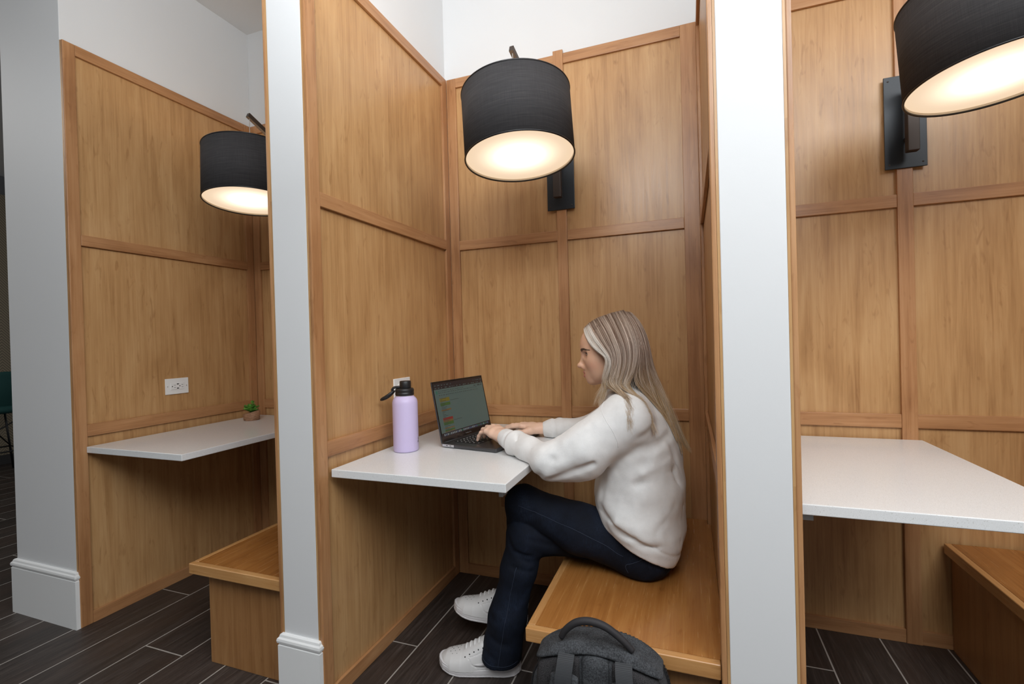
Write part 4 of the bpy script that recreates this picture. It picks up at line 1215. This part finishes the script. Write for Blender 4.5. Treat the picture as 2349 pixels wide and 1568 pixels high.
def place(heel, toe, pitch_=0.0, roll_=0.0):
    d = Vector(toe)-Vector(heel); az = math.atan2(d.y, d.x)
    return Matrix.Translation(heel) @ Matrix.Rotation(az, 4, 'Z') @ Matrix.Rotation(-pitch_, 4, 'Y') @ Matrix.Rotation(roll_, 4, 'X')
make_shoe(place((0.520, -0.583, 0.0), (0.245, -0.640, 0.0)))
make_shoe(place((0.492, -0.432, 0.066), (0.225, -0.472, 0.066), math.radians(7), math.radians(8)))

# --- body: head, neck, hands (and the limbs inside the clothes) in one mesh
HT = math.radians(5)       # head nods forward
HC = Vector((0.838, -0.450, 1.096))
HM = Matrix.Translation(HC) @ Matrix.Rotation(math.pi+math.radians(13), 4, 'Z') @ Matrix.Rotation(HT, 4, 'Y')
HMi = np.array(HM.inverted()); HMa = np.array(HM)
def to_head(P): return (P@HMi[:3, :3].T+HMi[:3, 3]).astype(f32)
def head(Q):
    a = Q.copy(); a[:, 1] = np.abs(Q[:, 1])
    d = el(a, (-0.006, 0, 0.032), (0.094, 0.072, 0.086))
    d = smin(d, el(a, (0.040, 0, 0.036), (0.0525, 0.060, 0.056)), 0.03)
    d = smin(d, el(a, (0.034, 0, -0.022), (0.054, 0.057, 0.074)), 0.03)
    d = smin(d, rc(a, (0.002, 0.050, -0.047), (0.058, 0.014, -0.083), 0.015, 0.0145), 0.028)
    d = smin(d, el(a, (0.034, 0.033, -0.046), (0.034, 0.026, 0.034)), 0.03)
    d = smin(d, rc(a, (0.0715, -0.006, -0.0845), (0.0715, 0.006, -0.0845), 0.0140, 0.0140), 0.018)
    d = smin(d, el(a, (0.049, 0.037, -0.017), (0.026, 0.022, 0.025)), 0.03)
    d = smin(d, el(a, (0.066, 0, -0.060), (0.025, 0.029, 0.028)), 0.018)
    d = smin(d, rc(a, (0.080, 0.012, 0.024), (0.070, 0.040, 0.024), 0.010, 0.009), 0.012)      # brow ridge
    d = smax(d, -el(a, (0.094, 0.032, 0.008), (0.019, 0.019, 0.0125)), 0.013)                  # eye sockets
    n = rc(a, (0.0825, 0, 0.011), (0.1015, 0, -0.0270), 0.0074, 0.0078)
    n = smin(n, el(a, (0.1045, 0, -0.0305), (0.0105, 0.0095, 0.0088)), 0.008)
    n = smin(n, el(a, (0.0905, 0.0110, -0.0370), (0.0105, 0.0062, 0.0072)), 0.005)
    d = smin(d, n, 0.009)
    d = smax(d, -el(a, (0.0965, 0.0058, -0.0445), (0.0062, 0.0030, 0.0034)), 0.002)
    d = smin(d, rc(a, (0.0915, 0, -0.0535), (0.0775, 0.021, -0.0598), 0.0058, 0.0030), 0.006)
    d = smin(d, rc(a, (0.0900, 0, -0.0675), (0.0775, 0.019, -0.0622), 0.0066, 0.0032), 0.006)
    d = d+crease(a, [(0.0960, 0, -0.0610), (0.088, 0.012, -0.0610), (0.0785, 0.0225, -0.0608)], 0.0028, 0.0019)
    d = d+crease(a, [(0.094, 0, -0.046), (0.097, 0, -0.050)], 0.0012, 0.0025)+crease(a, [(0.086, 0, -0.0785), (0.079, 0.016, -0.077)], 0.0022, 0.005)
    # lids over the eyeball
    ball = el(a, (0.0665, 0.0315, 0.0075), (0.0142, 0.0142, 0.0135))
    slit = np.maximum(np.abs(a[:, 2]-0.0070-0.0010*np.clip((a[:, 1]-0.03)/0.01, -1, 1))-0.0056*np.clip(1-((a[:, 1]-0.0330)/0.0160)**2, 0, 1), 0.064-a[:, 0])
    d = smin(d, ball, 0.004)
    d = smax(d, -slit, 0.0012)
    d = d+crease(a, [(0.078, 0.020, 0.0150), (0.0805, 0.031, 0.0165), (0.072, 0.043, 0.0125)], 0.0013, 0.0014)
    # ear
    e = el(a, (-0.014, 0.0735, -0.004), (0.018, 0.0085, 0.031)); e = smax(e, -el(a, (-0.010, 0.082, 0.000), (0.010, 0.006, 0.020)), 0.003)
    d = smin(d, e, 0.006)
    return d
def neck(P):
    return chain(P, [(0.857, -0.45, 1.060), (0.872, -0.45, 0.985), (0.893, -0.45, 0.90)], (0.050, 0.049, 0.056), 0.02)
def head_neck(P): return smin(head(to_head(P)), neck(P), 0.018)
def body_core(P):
    d = smin(neck(P), rc(P, (0.90, -0.45, 0.88), (0.93, -0.45, 0.50), 0.075, 0.085), 0.04)
    for S_, E_, W_ in ((SL, EL_, WL), (SR, ER, WR)):
        d = smin(d, chain(P, [S_, E_, W_], (0.042, 0.024, 0.022), 0.01), 0.03)
    for H_, K_, A_ in ((HL, KL, AL), (HR, KR, AR)):
        d = smin(d, chain(P, [H_, K_, A_], (0.060, 0.044, 0.034), 0.01), 0.03)
    for a_, b_ in (((AR[0], AR[1], 0.075), (0.34, -0.620, 0.052)), ((AL[0], AL[1], 0.135), (0.33, -0.458, 0.128))):
        d = smin(d, rc(P, a_, b_, 0.030, 0.024), 0.02)
    return d
SK = np.array((0.745, 0.445, 0.300))
def face_col(V):
    Q = to_head(V); a = Q.copy(); a[:, 1] = np.abs(a[:, 1])
    c = np.tile(SK, (len(V), 1))
    def blend(m, col): 
        nonlocal c
        c = c*(1-m[:, None])+np.array(col)*m[:, None]
    dl = np.minimum(rc(a, (0.0935, 0, -0.0545), (0.0785, 0.0215, -0.0602), 0.0058, 0.0032), rc(a, (0.0920, 0, -0.0675), (0.0785, 0.0195, -0.0620), 0.0066, 0.0034))
    blend(np.clip(1-(dl-0.0006)/0.0014, 0, 1)*0.9, (0.56, 0.20, 0.165))
    ck = el(a, (0.056, 0.050, -0.030), (0.032, 0.026, 0.022)); blend(np.clip(-ck/0.016+0.35, 0, 1)*0.30, (0.62, 0.26, 0.18))
    nt = el(a, (0.108, 0, -0.034), (0.016, 0.016, 0.012)); blend(np.clip(-nt/0.010, 0, 1)*0.2, (0.64, 0.30, 0.22))
    return c
Vh, Fh = nets(head_neck, (0.70, -0.56, 0.90), (0.98, -0.34, 1.24), 0.0021)

# hands, built in a frame: x = fingers, y = thumb side, z = back of the hand
KEY_Z = 0.7674      # top of the keys
def hand_fn(mcp, curl, thumb, fan, mt, wr_r=0.026):
    """mcp: knuckle positions; curl: bend of each finger joint"""
    segs = []
    Lf = [(0.039, 0.024, 0.020), (0.043, 0.027, 0.021), (0.040, 0.025, 0.020), (0.032, 0.019, 0.018)]
    Rf = [(0.0092, 0.0083, 0.0076, 0.0064), (0.0094, 0.0085, 0.0078, 0.0065), (0.0090, 0.0080, 0.0074, 0.0062), (0.0080, 0.0072, 0.0066, 0.0056)]
    for i in range(4):
        def run(c):
            p = Vector(mcp[i]); pts = [p.copy()]; az = fan[i]; pit = 0.0
            for j in range(3):
                pit += curl[i][j]*c
                d = Vector((math.cos(pit)*math.cos(az), math.cos(pit)*math.sin(az), -math.sin(pit)))
                p = p+d*Lf[i][j]; pts.append(p.copy())
            return pts
        c = 1.45      # close the finger until its tip just reaches the keys
        while c > 0.15 and min((mt @ q).z-Rf[i][k] for k, q in enumerate(run(c))) < KEY_Z+0.0006: c -= 0.02
        pts = run(c)
        segs.append((pts, Rf[i]))
    def fn(P):
        pal = None
        for i in range(4):
            e = chain(P, [(0.004, 0.010-0.0075*i, -0.002), tuple(Vector((0.004, 0.010-0.0075*i, -0.002)).lerp(Vector(mcp[i]), 0.55)), tuple(mcp[i])], (0.0175, 0.0150, 0.0115), 0.01)
            pal = e if pal is None else smin(pal, e, 0.012)
        pal = smin(pal, rc(P, (-0.05, 0.0, 0.0), (0.004, 0.0, -0.001), wr_r*0.92, wr_r*0.86), 0.015)
        pal = smin(pal, chain(P, thumb[:3], (0.015, 0.0145, 0.0115), 0.01), 0.014)
        d = pal
        for pts, R in segs:
            f = chain(P, [tuple(p) for p in pts], R, 0.004)
            for j in (1, 2): f = f-0.0007*np.exp(-(((P-V3(pts[j]))**2).sum(1))/0.006**2)
            d = smin(d, f, 0.0055)
        th = chain(P, thumb[2:], (0.0112, 0.0098, 0.0074), 0.006)
        return smin(d, th, 0.006)
    return fn, segs
def frame(origin, fwd, lat, mirror):
    x = Vector(fwd).normalized(); y = Vector(lat); y = (y-x*y.dot(x)).normalized(); z = x.cross(y)
    if z.z < 0: z = -z
    return Matrix(((x.x, y.x, z.x, origin[0]), (x.y, y.y, z.y, origin[1]), (x.z, y.z, z.z, origin[2]), (0, 0, 0, 1)))
# left hand (near): curled over the keys
mcpL = [(0.073, 0.030, 0.010), (0.078, 0.010, 0.013), (0.074, -0.010, 0.010), (0.066, -0.028, 0.004)]
thL_ = [(0.012, 0.020, -0.006), (0.034, 0.038, -0.014), (0.056, 0.050, -0.022), (0.078, 0.052, -0.030), (0.094, 0.048, -0.036)]
def rest_thumb(pts, mt):
    out = []
    for k, p in enumerate(pts):
        w = mt @ Vector(p); r = (0.015, 0.0145, 0.0113, 0.0099, 0.0080)[k]; w.z = max(w.z, KEY_Z+r); out.append(tuple(mt.inverted() @ w))
    return out
ML = frame((0.450, -0.504, 0.801), (-0.83, 0.545, 0.12), (0.55, 0.83, 0.0), False)
thL = rest_thumb(thL_, ML)
fnL, sgL = hand_fn(mcpL, [(0.35, 0.75, 0.35), (0.30, 0.80, 0.40), (0.38, 0.80, 0.40), (0.50, 0.75, 0.35)], thL, (0.10, 0.02, -0.06, -0.16), ML)
# right hand (far): flatter, thumb towards the camera
mcpR = [(0.076, 0.030, 0.006), (0.080, 0.010, 0.009), (0.076, -0.010, 0.007), (0.068, -0.028, 0.002)]
thR_ = [(0.012, 0.020, -0.008), (0.034, 0.044, -0.016), (0.050, 0.058, -0.020), (0.076, 0.066, -0.022), (0.096, 0.064, -0.024)]
MR = frame((0.522, -0.252, 0.786), (-0.985, 0.02, 0.05), (0.0, -1.0, 0.0), True)
thR = rest_thumb(thR_, MR)
fnR, sgR = hand_fn(mcpR, [(0.12, 0.25, 0.20), (0.15, 0.30, 0.20), (0.18, 0.35, 0.2), (0.22, 0.35, 0.2)], thR, (0.08, 0.02, -0.05, -0.12), MR)
hand_parts = []
for fn, mt in ((fnL, ML), (fnR, MR)):
    V, F = nets(fn, (-0.06, -0.06, -0.09), (0.19, 0.09, 0.045), 0.0017)
    A = np.array(mt); W_ = V@A[:3, :3].T+A[:3, 3]
    W_[:, 2] = np.maximum(W_[:, 2], KEY_Z)
    if np.linalg.det(A[:3, :3]) < 0: F = F[:, ::-1]
    hand_parts.append((W_, F))
def hand_col(V):
    return np.tile(SK*np.array((1.08, 1.22, 1.36)), (len(V), 1))
Vb, Fb = nets(body_core, (0.28, -0.74, 0.02), (1.10, -0.16, 1.08), 0.011)
allV, allF, allC, off = [], [], [], 0
for V, F, C_ in [(Vh, Fh, face_col(Vh)), (Vb, Fb, np.tile(SK, (len(Vb), 1)))]+[(v, f, hand_col(v)) for v, f in hand_parts]:
    allV.append(V); allF.append(F+off); allC.append(C_); off += len(V)
body = np_mesh('body', local(np.concatenate(allV)), np.concatenate(allF), 'skin', person, True, np.concatenate(allC))

# nails
M['nail'] = plain('dark_red_nail', (0.10, 0.012, 0.016), 0.2)
def nail(mt, p, q, r, lat):
    p, q = Vector(p), Vector(q); d = (q-p).normalized(); y = Vector(lat)-d*Vector(lat).dot(d); y.normalize(); z = d.cross(y)
    if z.z < 0: z = -z
    bm = bmesh.new(); rr = bmesh.ops.create_uvsphere(bm, u_segments=14, v_segments=8, radius=1)
    m4 = Matrix(((d.x*r*1.05, y.x*r*0.78, z.x*r*0.35, 0), (d.y*r*1.05, y.y*r*0.78, z.y*r*0.35, 0), (d.z*r*1.05, y.z*r*0.78, z.z*r*0.35, 0), (0, 0, 0, 1)))
    c = q+d*r*0.05+z*r*0.78
    bmesh.ops.transform(bm, matrix=Matrix.Translation(-Vector(PO)) @ mt @ Matrix.Translation(c) @ m4, verts=bm.verts)
    for v in bm.verts: v.co.z = max(v.co.z, KEY_Z-PO[2])
    from_bm('fingernail', bm, 'nail', person, True)
for mt, sg, th in ((ML, sgL, thL), (MR, sgR, thR)):
    for pts, R in sg: nail(mt, pts[2], pts[3], R[3], (0, 1, 0))
    nail(mt, th[3], th[4], 0.0074, (0, 0.6, 0.8) if mt is MR else (0, 1, 0))

# eyes, lashes, brows
def make_eye():
    k = N('eyeball', 0.08); tc = k.n('TexCoord'); sp = k.n('SeparateXYZ'); k.link(tc.outputs['Object'], sp.inputs[0])
    r = k.math('SQRT', k.math('ADD', k.math('POWER', sp.outputs[1], 2.0), k.math('POWER', sp.outputs[2], 2.0)))
    k.base(k.ramp(k.math('MULTIPLY', r, 80.0), [(0.0, (0.004, 0.004, 0.004)), (0.18, (0.004, 0.004, 0.004)), (0.22, (0.06, 0.075, 0.06)), (0.44, (0.045, 0.04, 0.03)), (0.50, (0.70, 0.66, 0.63))]))
    return k.m
M['eye'] = make_eye()
HL_ = Matrix.Translation(-Vector(PO)) @ HM
for s in (-1, 1):
    bm = bmesh.new(); bmesh.ops.create_uvsphere(bm, u_segments=28, v_segments=18, radius=0.0131)
    o = from_bm('eye', bm, 'eye', person, True); o.matrix_local = HL_ @ Matrix.Translation((0.0668, s*0.0315, 0.0072)) @ Matrix.Rotation(0.22, 4, 'Y')
M['brow'] = plain('brown_brow_hair', (0.15, 0.085, 0.052), 0.8)
M['lash'] = plain('dark_lashes', (0.012, 0.008, 0.007), 0.7)
headf = lambda P: head(P)
for s in (-1, 1):
    random.seed(21)
    bm = bmesh.new()
    arc = catmull([(0.092, s*0.012, 0.0225), (0.088, s*0.024, 0.0275), (0.080, s*0.036, 0.0290), (0.066, s*0.049, 0.0235)], 12)
    for i, p in enumerate(arc):
        for j in range(4):
            u = i/(len(arc)-1); hgt = (0.0036*(1-u)+0.0010)
            q = p+Vector((0, 0, random.uniform(-hgt, hgt)*0.8))
            b0 = project(headf, tuple(q)); d = Vector((-0.25-0.3*u, s*0.55, 0.55*(1-u)-0.15)).normalized()*random.uniform(0.005, 0.008)
            b1 = project(headf, tuple(b0+d))
            tube(bm, [b0, (b0+b1)/2+(b1-b0).length*0.06*Vector((1, 0, 0)), b1], [0.00055, 0.0005, 0.0002], 4)
    bmesh.ops.transform(bm, matrix=HL_, verts=bm.verts); from_bm('eyebrow', bm, 'brow', person, True)
    bm = bmesh.new()
    c = Vector((0.0668, s*0.0315, 0.0072))
    for i in range(26):
        u = i/25; yy = -0.0115+0.0235*u; z0 = 0.0050*(1-((yy-0.001)/0.0135)**2)+0.0008
        x0 = math.sqrt(max(0.0146**2-yy**2-z0**2, 1e-8))
        b0 = c+Vector((x0, s*yy, z0))
        d = Vector((0.9-0.2*u, s*(-0.25+0.9*u), 0.20)).normalized(); L = 0.0062+0.0028*u
        tube(bm, [b0, b0+d*L*0.55+Vector((0, 0, -0.0003)), b0+d*L+Vector((0, 0, 0.0018))], [0.00042, 0.0003, 0.0001], 4)
    lid = [c+Vector((math.sqrt(max(0.0146**2-yy**2-z**2, 1e-8)), s*yy, z)) for yy, z in [(-0.0125+0.0255*i/14, 0.0050*(1-((-0.0125+0.0255*i/14-0.001)/0.0135)**2)+0.0004) for i in range(15)]]
    tube(bm, lid, 0.0010, 5)
    bmesh.ops.transform(bm, matrix=HL_, verts=bm.verts); from_bm('eyelashes', bm, 'lash', person, True)


# --- hair: fine tapered strands laid over the head and shoulders
M['hair'] = attr_mat('blonde_balayage_hair', 0.36, 0.0, None, 0.1, 0.45)
GUIDE = {
'A': [(0.755, -0.455, 1.186), (0.765, -0.488, 1.165), (0.792, -0.522, 1.127), (0.826, -0.536, 1.101), (0.844, -0.543, 1.086), (0.841, -0.545, 1.052), (0.828, -0.545, 1.019), (0.83, -0.545, 0.993), (0.811, -0.55, 0.965), (0.798, -0.56, 0.925)],
'A2': [(0.77, -0.452, 1.202), (0.795, -0.5, 1.168), (0.823, -0.53, 1.131), (0.85, -0.541, 1.098), (0.861, -0.546, 1.07), (0.852, -0.55, 1.038), (0.838, -0.555, 1.006), (0.859, -0.57, 0.986), (0.903, -0.61, 0.977), (0.926, -0.65, 0.941)],
'B': [(0.8, -0.447, 1.22), (0.834, -0.505, 1.18), (0.86, -0.536, 1.134), (0.876, -0.545, 1.098), (0.878, -0.55, 1.066), (0.868, -0.556, 1.03), (0.863, -0.565, 1.003), (0.891, -0.6, 0.985), (0.926, -0.65, 0.941), (0.92, -0.67, 0.866)],
'C': [(0.847, -0.443, 1.235), (0.879, -0.505, 1.186), (0.902, -0.536, 1.137), (0.912, -0.545, 1.097), (0.909, -0.55, 1.062), (0.9, -0.556, 1.026), (0.892, -0.565, 0.999), (0.92, -0.59, 0.979), (0.962, -0.62, 0.926), (1.003, -0.64, 0.853)],
'D': [(0.889, -0.443, 1.243), (0.923, -0.5, 1.193), (0.942, -0.528, 1.144), (0.95, -0.536, 1.1), (0.943, -0.54, 1.061), (0.93, -0.546, 1.03), (0.913, -0.56, 1.003), (0.93, -0.58, 0.982), (0.965, -0.61, 0.929), (1.006, -0.63, 0.847)],
'F0': [(0.889, -0.443, 1.243), (0.926, -0.49, 1.197), (0.949, -0.52, 1.148), (0.958, -0.525, 1.1), (0.956, -0.515, 1.059), (0.959, -0.505, 1.026), (0.973, -0.5, 0.985), (0.991, -0.5, 0.941), (1.021, -0.51, 0.879), (1.042, -0.515, 0.818)],
'F1': [(0.905, -0.44, 1.239), (0.94, -0.47, 1.197), (0.961, -0.49, 1.147), (0.97, -0.49, 1.098), (0.973, -0.48, 1.057), (0.982, -0.475, 1.02), (1.0, -0.475, 0.967), (1.022, -0.48, 0.915), (1.046, -0.485, 0.848), (1.063, -0.49, 0.766)],
'E': [(0.912, -0.435, 1.235), (0.943, -0.435, 1.2), (0.966, -0.435, 1.147), (0.976, -0.44, 1.092), (0.984, -0.44, 1.05), (0.997, -0.44, 1.008), (1.018, -0.445, 0.959), (1.042, -0.45, 0.903), (1.066, -0.455, 0.827), (1.106, -0.46, 0.763)],
}
def mir(g): return [(x, -0.882-y, z) for x, y, z in g]
HR_ = np.random.RandomState(7)
def cat_np(P, n):
    """P: (S,K,3) control points -> (S,n,3)"""
    K = P.shape[1]; Q = np.concatenate([2*P[:, :1]-P[:, 1:2], P, 2*P[:, -1:]-P[:, -2:-1]], 1)
    u = np.linspace(0, K-1-1e-6, n); i = u.astype(int); t = (u-i)[None, :, None]
    a, b, c, d = Q[:, i], Q[:, i+1], Q[:, i+2], Q[:, i+3]
    return 0.5*(2*b+(c-a)*t+(2*a-5*b+4*c-d)*t*t+(3*b-a-3*c+d)*t**3)
def family(names, count, clumps, depth, mirror=False, n=30, spread=1.0, locks=None, short=(0.72, 0.86, 0.4), wave=1.0):
    """locks: [(where, share)] - the ends gather there; short: (lo, hi, share of strands that stop early)"""
    G = np.array([mir(GUIDE[k]) if mirror else GUIDE[k] for k in names])
    pre = G[:, :1].copy(); sd = 1.0 if not mirror else -1.0
    pre[:, 0, 1] += sd*(0.030 if not mirror else 0.004); pre[:, 0, 2] -= (0.016 if not mirror else 0.010)
    if mirror: G[:, 0, 2] -= 0.006
    G = np.concatenate([pre, G], 1); g = len(names); K = G.shape[1]
    s = HR_.rand(count); lay = HR_.rand(count)
    cl = np.clip(np.floor((s+0.012*HR_.randn(count))*clumps), 0, clumps-1).astype(int)
    k = np.linspace(0, 1, K)[None, :]
    pull = np.clip((k-0.30)/0.5, 0, 1)*0.55
    s2 = s[:, None]*(1-pull)+((cl+0.5)/clumps)[:, None]*pull
    if locks:
        w = np.array([q[1] for q in locks]); pos = np.array([q[0] for q in locks])
        dist = np.abs(s[:, None]-pos[None, :]-0.06*HR_.randn(count, len(pos)))/w[None, :]
        e = pos[dist.argmin(1)]+0.018*HR_.randn(count)
        pl = np.clip((k-0.62)/0.25, 0, 1)**1.3*0.93
        s2 = s2*(1-pl)+e[:, None]*pl
    s2 = np.clip(s2*(g-1), 0, g-1-1e-6)
    i = s2.astype(int); t = (s2-i)[..., None]; kk = np.arange(K)[None, :]
    P = G[i, kk]*(1-t)+G[i+1, kk]*t
    side = 1.0 if mirror else -1.0
    w = np.sin(np.clip(k, 0, 1)*math.pi)**0.6
    P[..., 1] += side*(lay[:, None]*depth*w-0.003)
    P[..., 2] += lay[:, None]*depth*0.5*(1-k)**2
    rr = np.random.RandomState(5); p1, p2, p3 = rr.rand(3, clumps)*6.3
    amp = 0.0042*wave*np.clip((k-0.35)/0.4, 0, 1)
    P[..., 0] += amp*np.sin(10*k+p1[cl][:, None])*1.2; P[..., 1] += amp*np.cos(9*k+p2[cl][:, None])*0.9
    lift = (np.random.RandomState(6).rand(clumps)[cl]-0.5)[:, None]*0.007*w
    P[..., 1] += side*lift
    jit = HR_.randn(count, 3)*0.0013*spread; wander = HR_.randn(count, 3)*0.0022*spread
    P += jit[:, None]*np.clip(k*4, 0.25, 1)[..., None]+wander[:, None]*(k**2.5)[..., None]
    P = cat_np(P, n)
    L = np.where(HR_.rand(count) < short[2], short[0]+(short[1]-short[0])*HR_.rand(count), 0.86+0.14*HR_.rand(count))
    u = np.linspace(0, 1, n)[None, :]*L[:, None]*(n-1); j = np.minimum(u.astype(int), n-2); f = (u-j)[..., None]
    rows = np.arange(count)[:, None]
    return P[rows, j]*(1-f)+P[rows, j+1]*f, s, lay, cl, L
hair_P, hair_C, hair_R = [], [], []
def lerp(a, b, t): return a+(b-a)*t
DARK, MID, LITE, GOLD, PALE = (np.array(c) for c in ((0.095, 0.060, 0.043), (0.235, 0.142, 0.098), (0.76, 0.615, 0.510), (0.56, 0.370, 0.175), (0.92, 0.85, 0.77)))
def streak(s, seed):
    r = np.random.RandomState(seed); x = np.zeros_like(s)
    for f in (9, 17, 31, 53): x += np.sin(6.283*(s*f+r.rand()))*(0.5+0.5*r.rand())
    return x/2.2
def add_family(names, count, clumps, depth, light=0.0, pale=0.0, out=0.0, rad=0.00062, **kw):
    P, s, lay, cl, L = family(names, count, clumps, depth, **kw)
    if out: P[..., 1] -= out
    n = P.shape[1]; u = np.linspace(0, 1, n)[None, :, None]*L[:, None, None]
    hi = np.clip(0.46+0.85*(streak(s, 4)+light+0.30*HR_.randn(count)), 0, 1)[:, None, None]
    root = lerp(lerp(DARK, MID, 0.45*HR_.rand(count)[:, None, None]+0.10), LITE, hi*0.12)
    mid = lerp(MID, LITE, hi); tip = lerp(lerp(MID, GOLD, 0.85), PALE, hi*0.6)
    a = np.clip((u-0.05)/(0.24-0.10*hi), 0, 1)**0.7; b = np.clip((u-0.45)/0.35, 0, 1)
    col = lerp(lerp(root, mid, a), tip, b)
    if pale: col = lerp(col, PALE*(0.85+0.15*HR_.rand(count))[:, None, None], pale*np.clip(1.25-np.abs(u-0.32)/0.36, 0, 1)*np.clip((u-0.07)*16, 0, 1))
    col = col*(0.86+0.28*HR_.rand(count))[:, None, None]
    hair_P.append(P); hair_C.append(col)
    hair_R.append(np.broadcast_to(rad*(0.75+0.5*HR_.rand(count))[:, None]*(1-0.8*np.linspace(0, 1, n)**4)[None, :], (count, n)))
NEAR = ['A', 'A2', 'B', 'C', 'D']; BACK = ['D', 'F0', 'F1', 'E']
add_family(NEAR, 5200, 26, 0.020, light=0.05, locks=[(0.03, 0.5), (0.46, 1.0), (0.80, 1.0)], short=(0.64, 0.78, 0.74))
add_family(['A', 'A2'], 520, 3, 0.006, pale=1.0, out=0.016, locks=[(0.25, 1)], short=(0.50, 0.72, 0.8))
add_family(BACK, 3300, 16, 0.010, light=-0.45, locks=[(0.40, 0.8), (0.70, 1.0), (0.97, 0.7)], short=(0.70, 0.85, 0.25))
add_family(NEAR, 900, 9, 0.016, mirror=True)
add_family(BACK, 1100, 8, 0.012, mirror=True, light=-0.3)
add_family(NEAR+['F1', 'E'], 110, 40, 0.024, light=0.3, spread=2.2, rad=0.0004)
nS = sum(len(p) for p in hair_P); nK = hair_P[0].shape[1]
HP = np.concatenate(hair_P); HCo = np.concatenate(hair_C); HRd = np.concatenate(hair_R)
# keep every strand outside the head and the sweatshirt
def push(P, fn, gap, lo=None):
    flat = P.reshape(-1, 3).astype(f32); d = fn(flat); m = d < gap
    if not m.any(): return P
    q = flat[m]; e = 0.003
    g = np.stack([fn(q+V3(v))-fn(q-V3(v)) for v in ((e, 0, 0), (0, e, 0), (0, 0, e))], 1)
    g = g/np.maximum(np.linalg.norm(g, axis=1, keepdims=True), 1e-6)
    flat[m] = q+g*(gap-d[m])[:, None]*0.9
    return flat.reshape(P.shape)
gap_h = 0.0045
for it in range(2): HP = push(HP, lambda q: el(to_head(q), (-0.006, 0, 0.032), (0.098, 0.076, 0.090)), 0.002)
for it in range(2): HP = push(HP, sweat, 0.004)
for it in range(4): HP[:, 2:-1] = 0.25*HP[:, 1:-2]+0.5*HP[:, 2:-1]+0.25*HP[:, 3:]
T = np.gradient(HP, axis=1); T /= np.maximum(np.linalg.norm(T, axis=2, keepdims=True), 1e-9)
ref = np.array([0.3, -0.9, 0.31]); A_ = np.cross(T, ref); A_ /= np.maximum(np.linalg.norm(A_, axis=2, keepdims=True), 1e-9); B_ = np.cross(T, A_)
ring = []
for k in range(3):
    a = 2*math.pi*k/3; ring.append(HP+(A_*math.cos(a)+B_*math.sin(a))*HRd[..., None])
HV = np.stack(ring, 2).reshape(-1, 3)                     # strand, point, corner
base_i = (np.arange(nS)[:, None]*nK+np.arange(nK-1)[None, :]).reshape(-1, 1)*3
HF = np.concatenate([np.concatenate([base_i+k, base_i+(k+1) % 3, base_i+3+(k+1) % 3, base_i+3+k], 1) for k in range(3)])
HCc = np.repeat(HCo.reshape(-1, 3), 3, axis=0)
hair = np_mesh('hair', local(HV), HF, 'hair', person, True, HCc)
# scalp layer under the strands
def cap(P):
    Q = to_head(P); d = el(Q, (-0.008, 0, 0.033), (0.0985, 0.0775, 0.0905))
    cut = np.maximum(Q[:, 0]-(0.030+0.75*np.clip(Q[:, 2]-0.012, -1, 0.09)), -0.085-Q[:, 2])
    return smax(smax(d, cut, 0.004), -(d+0.006), 0.002)
def cap_col(V):
    n_ = 0.5+0.5*np.sin(V[:, 0]*700+6*np.sin(V[:, 2]*30)); return lerp(DARK, MID, (0.2+0.5*n_)[:, None])*0.85
p_sdf('hair_undercoat', cap, (0.72, -0.56, 0.96), (0.98, -0.34, 1.26), 0.004, 'hair', cap_col)
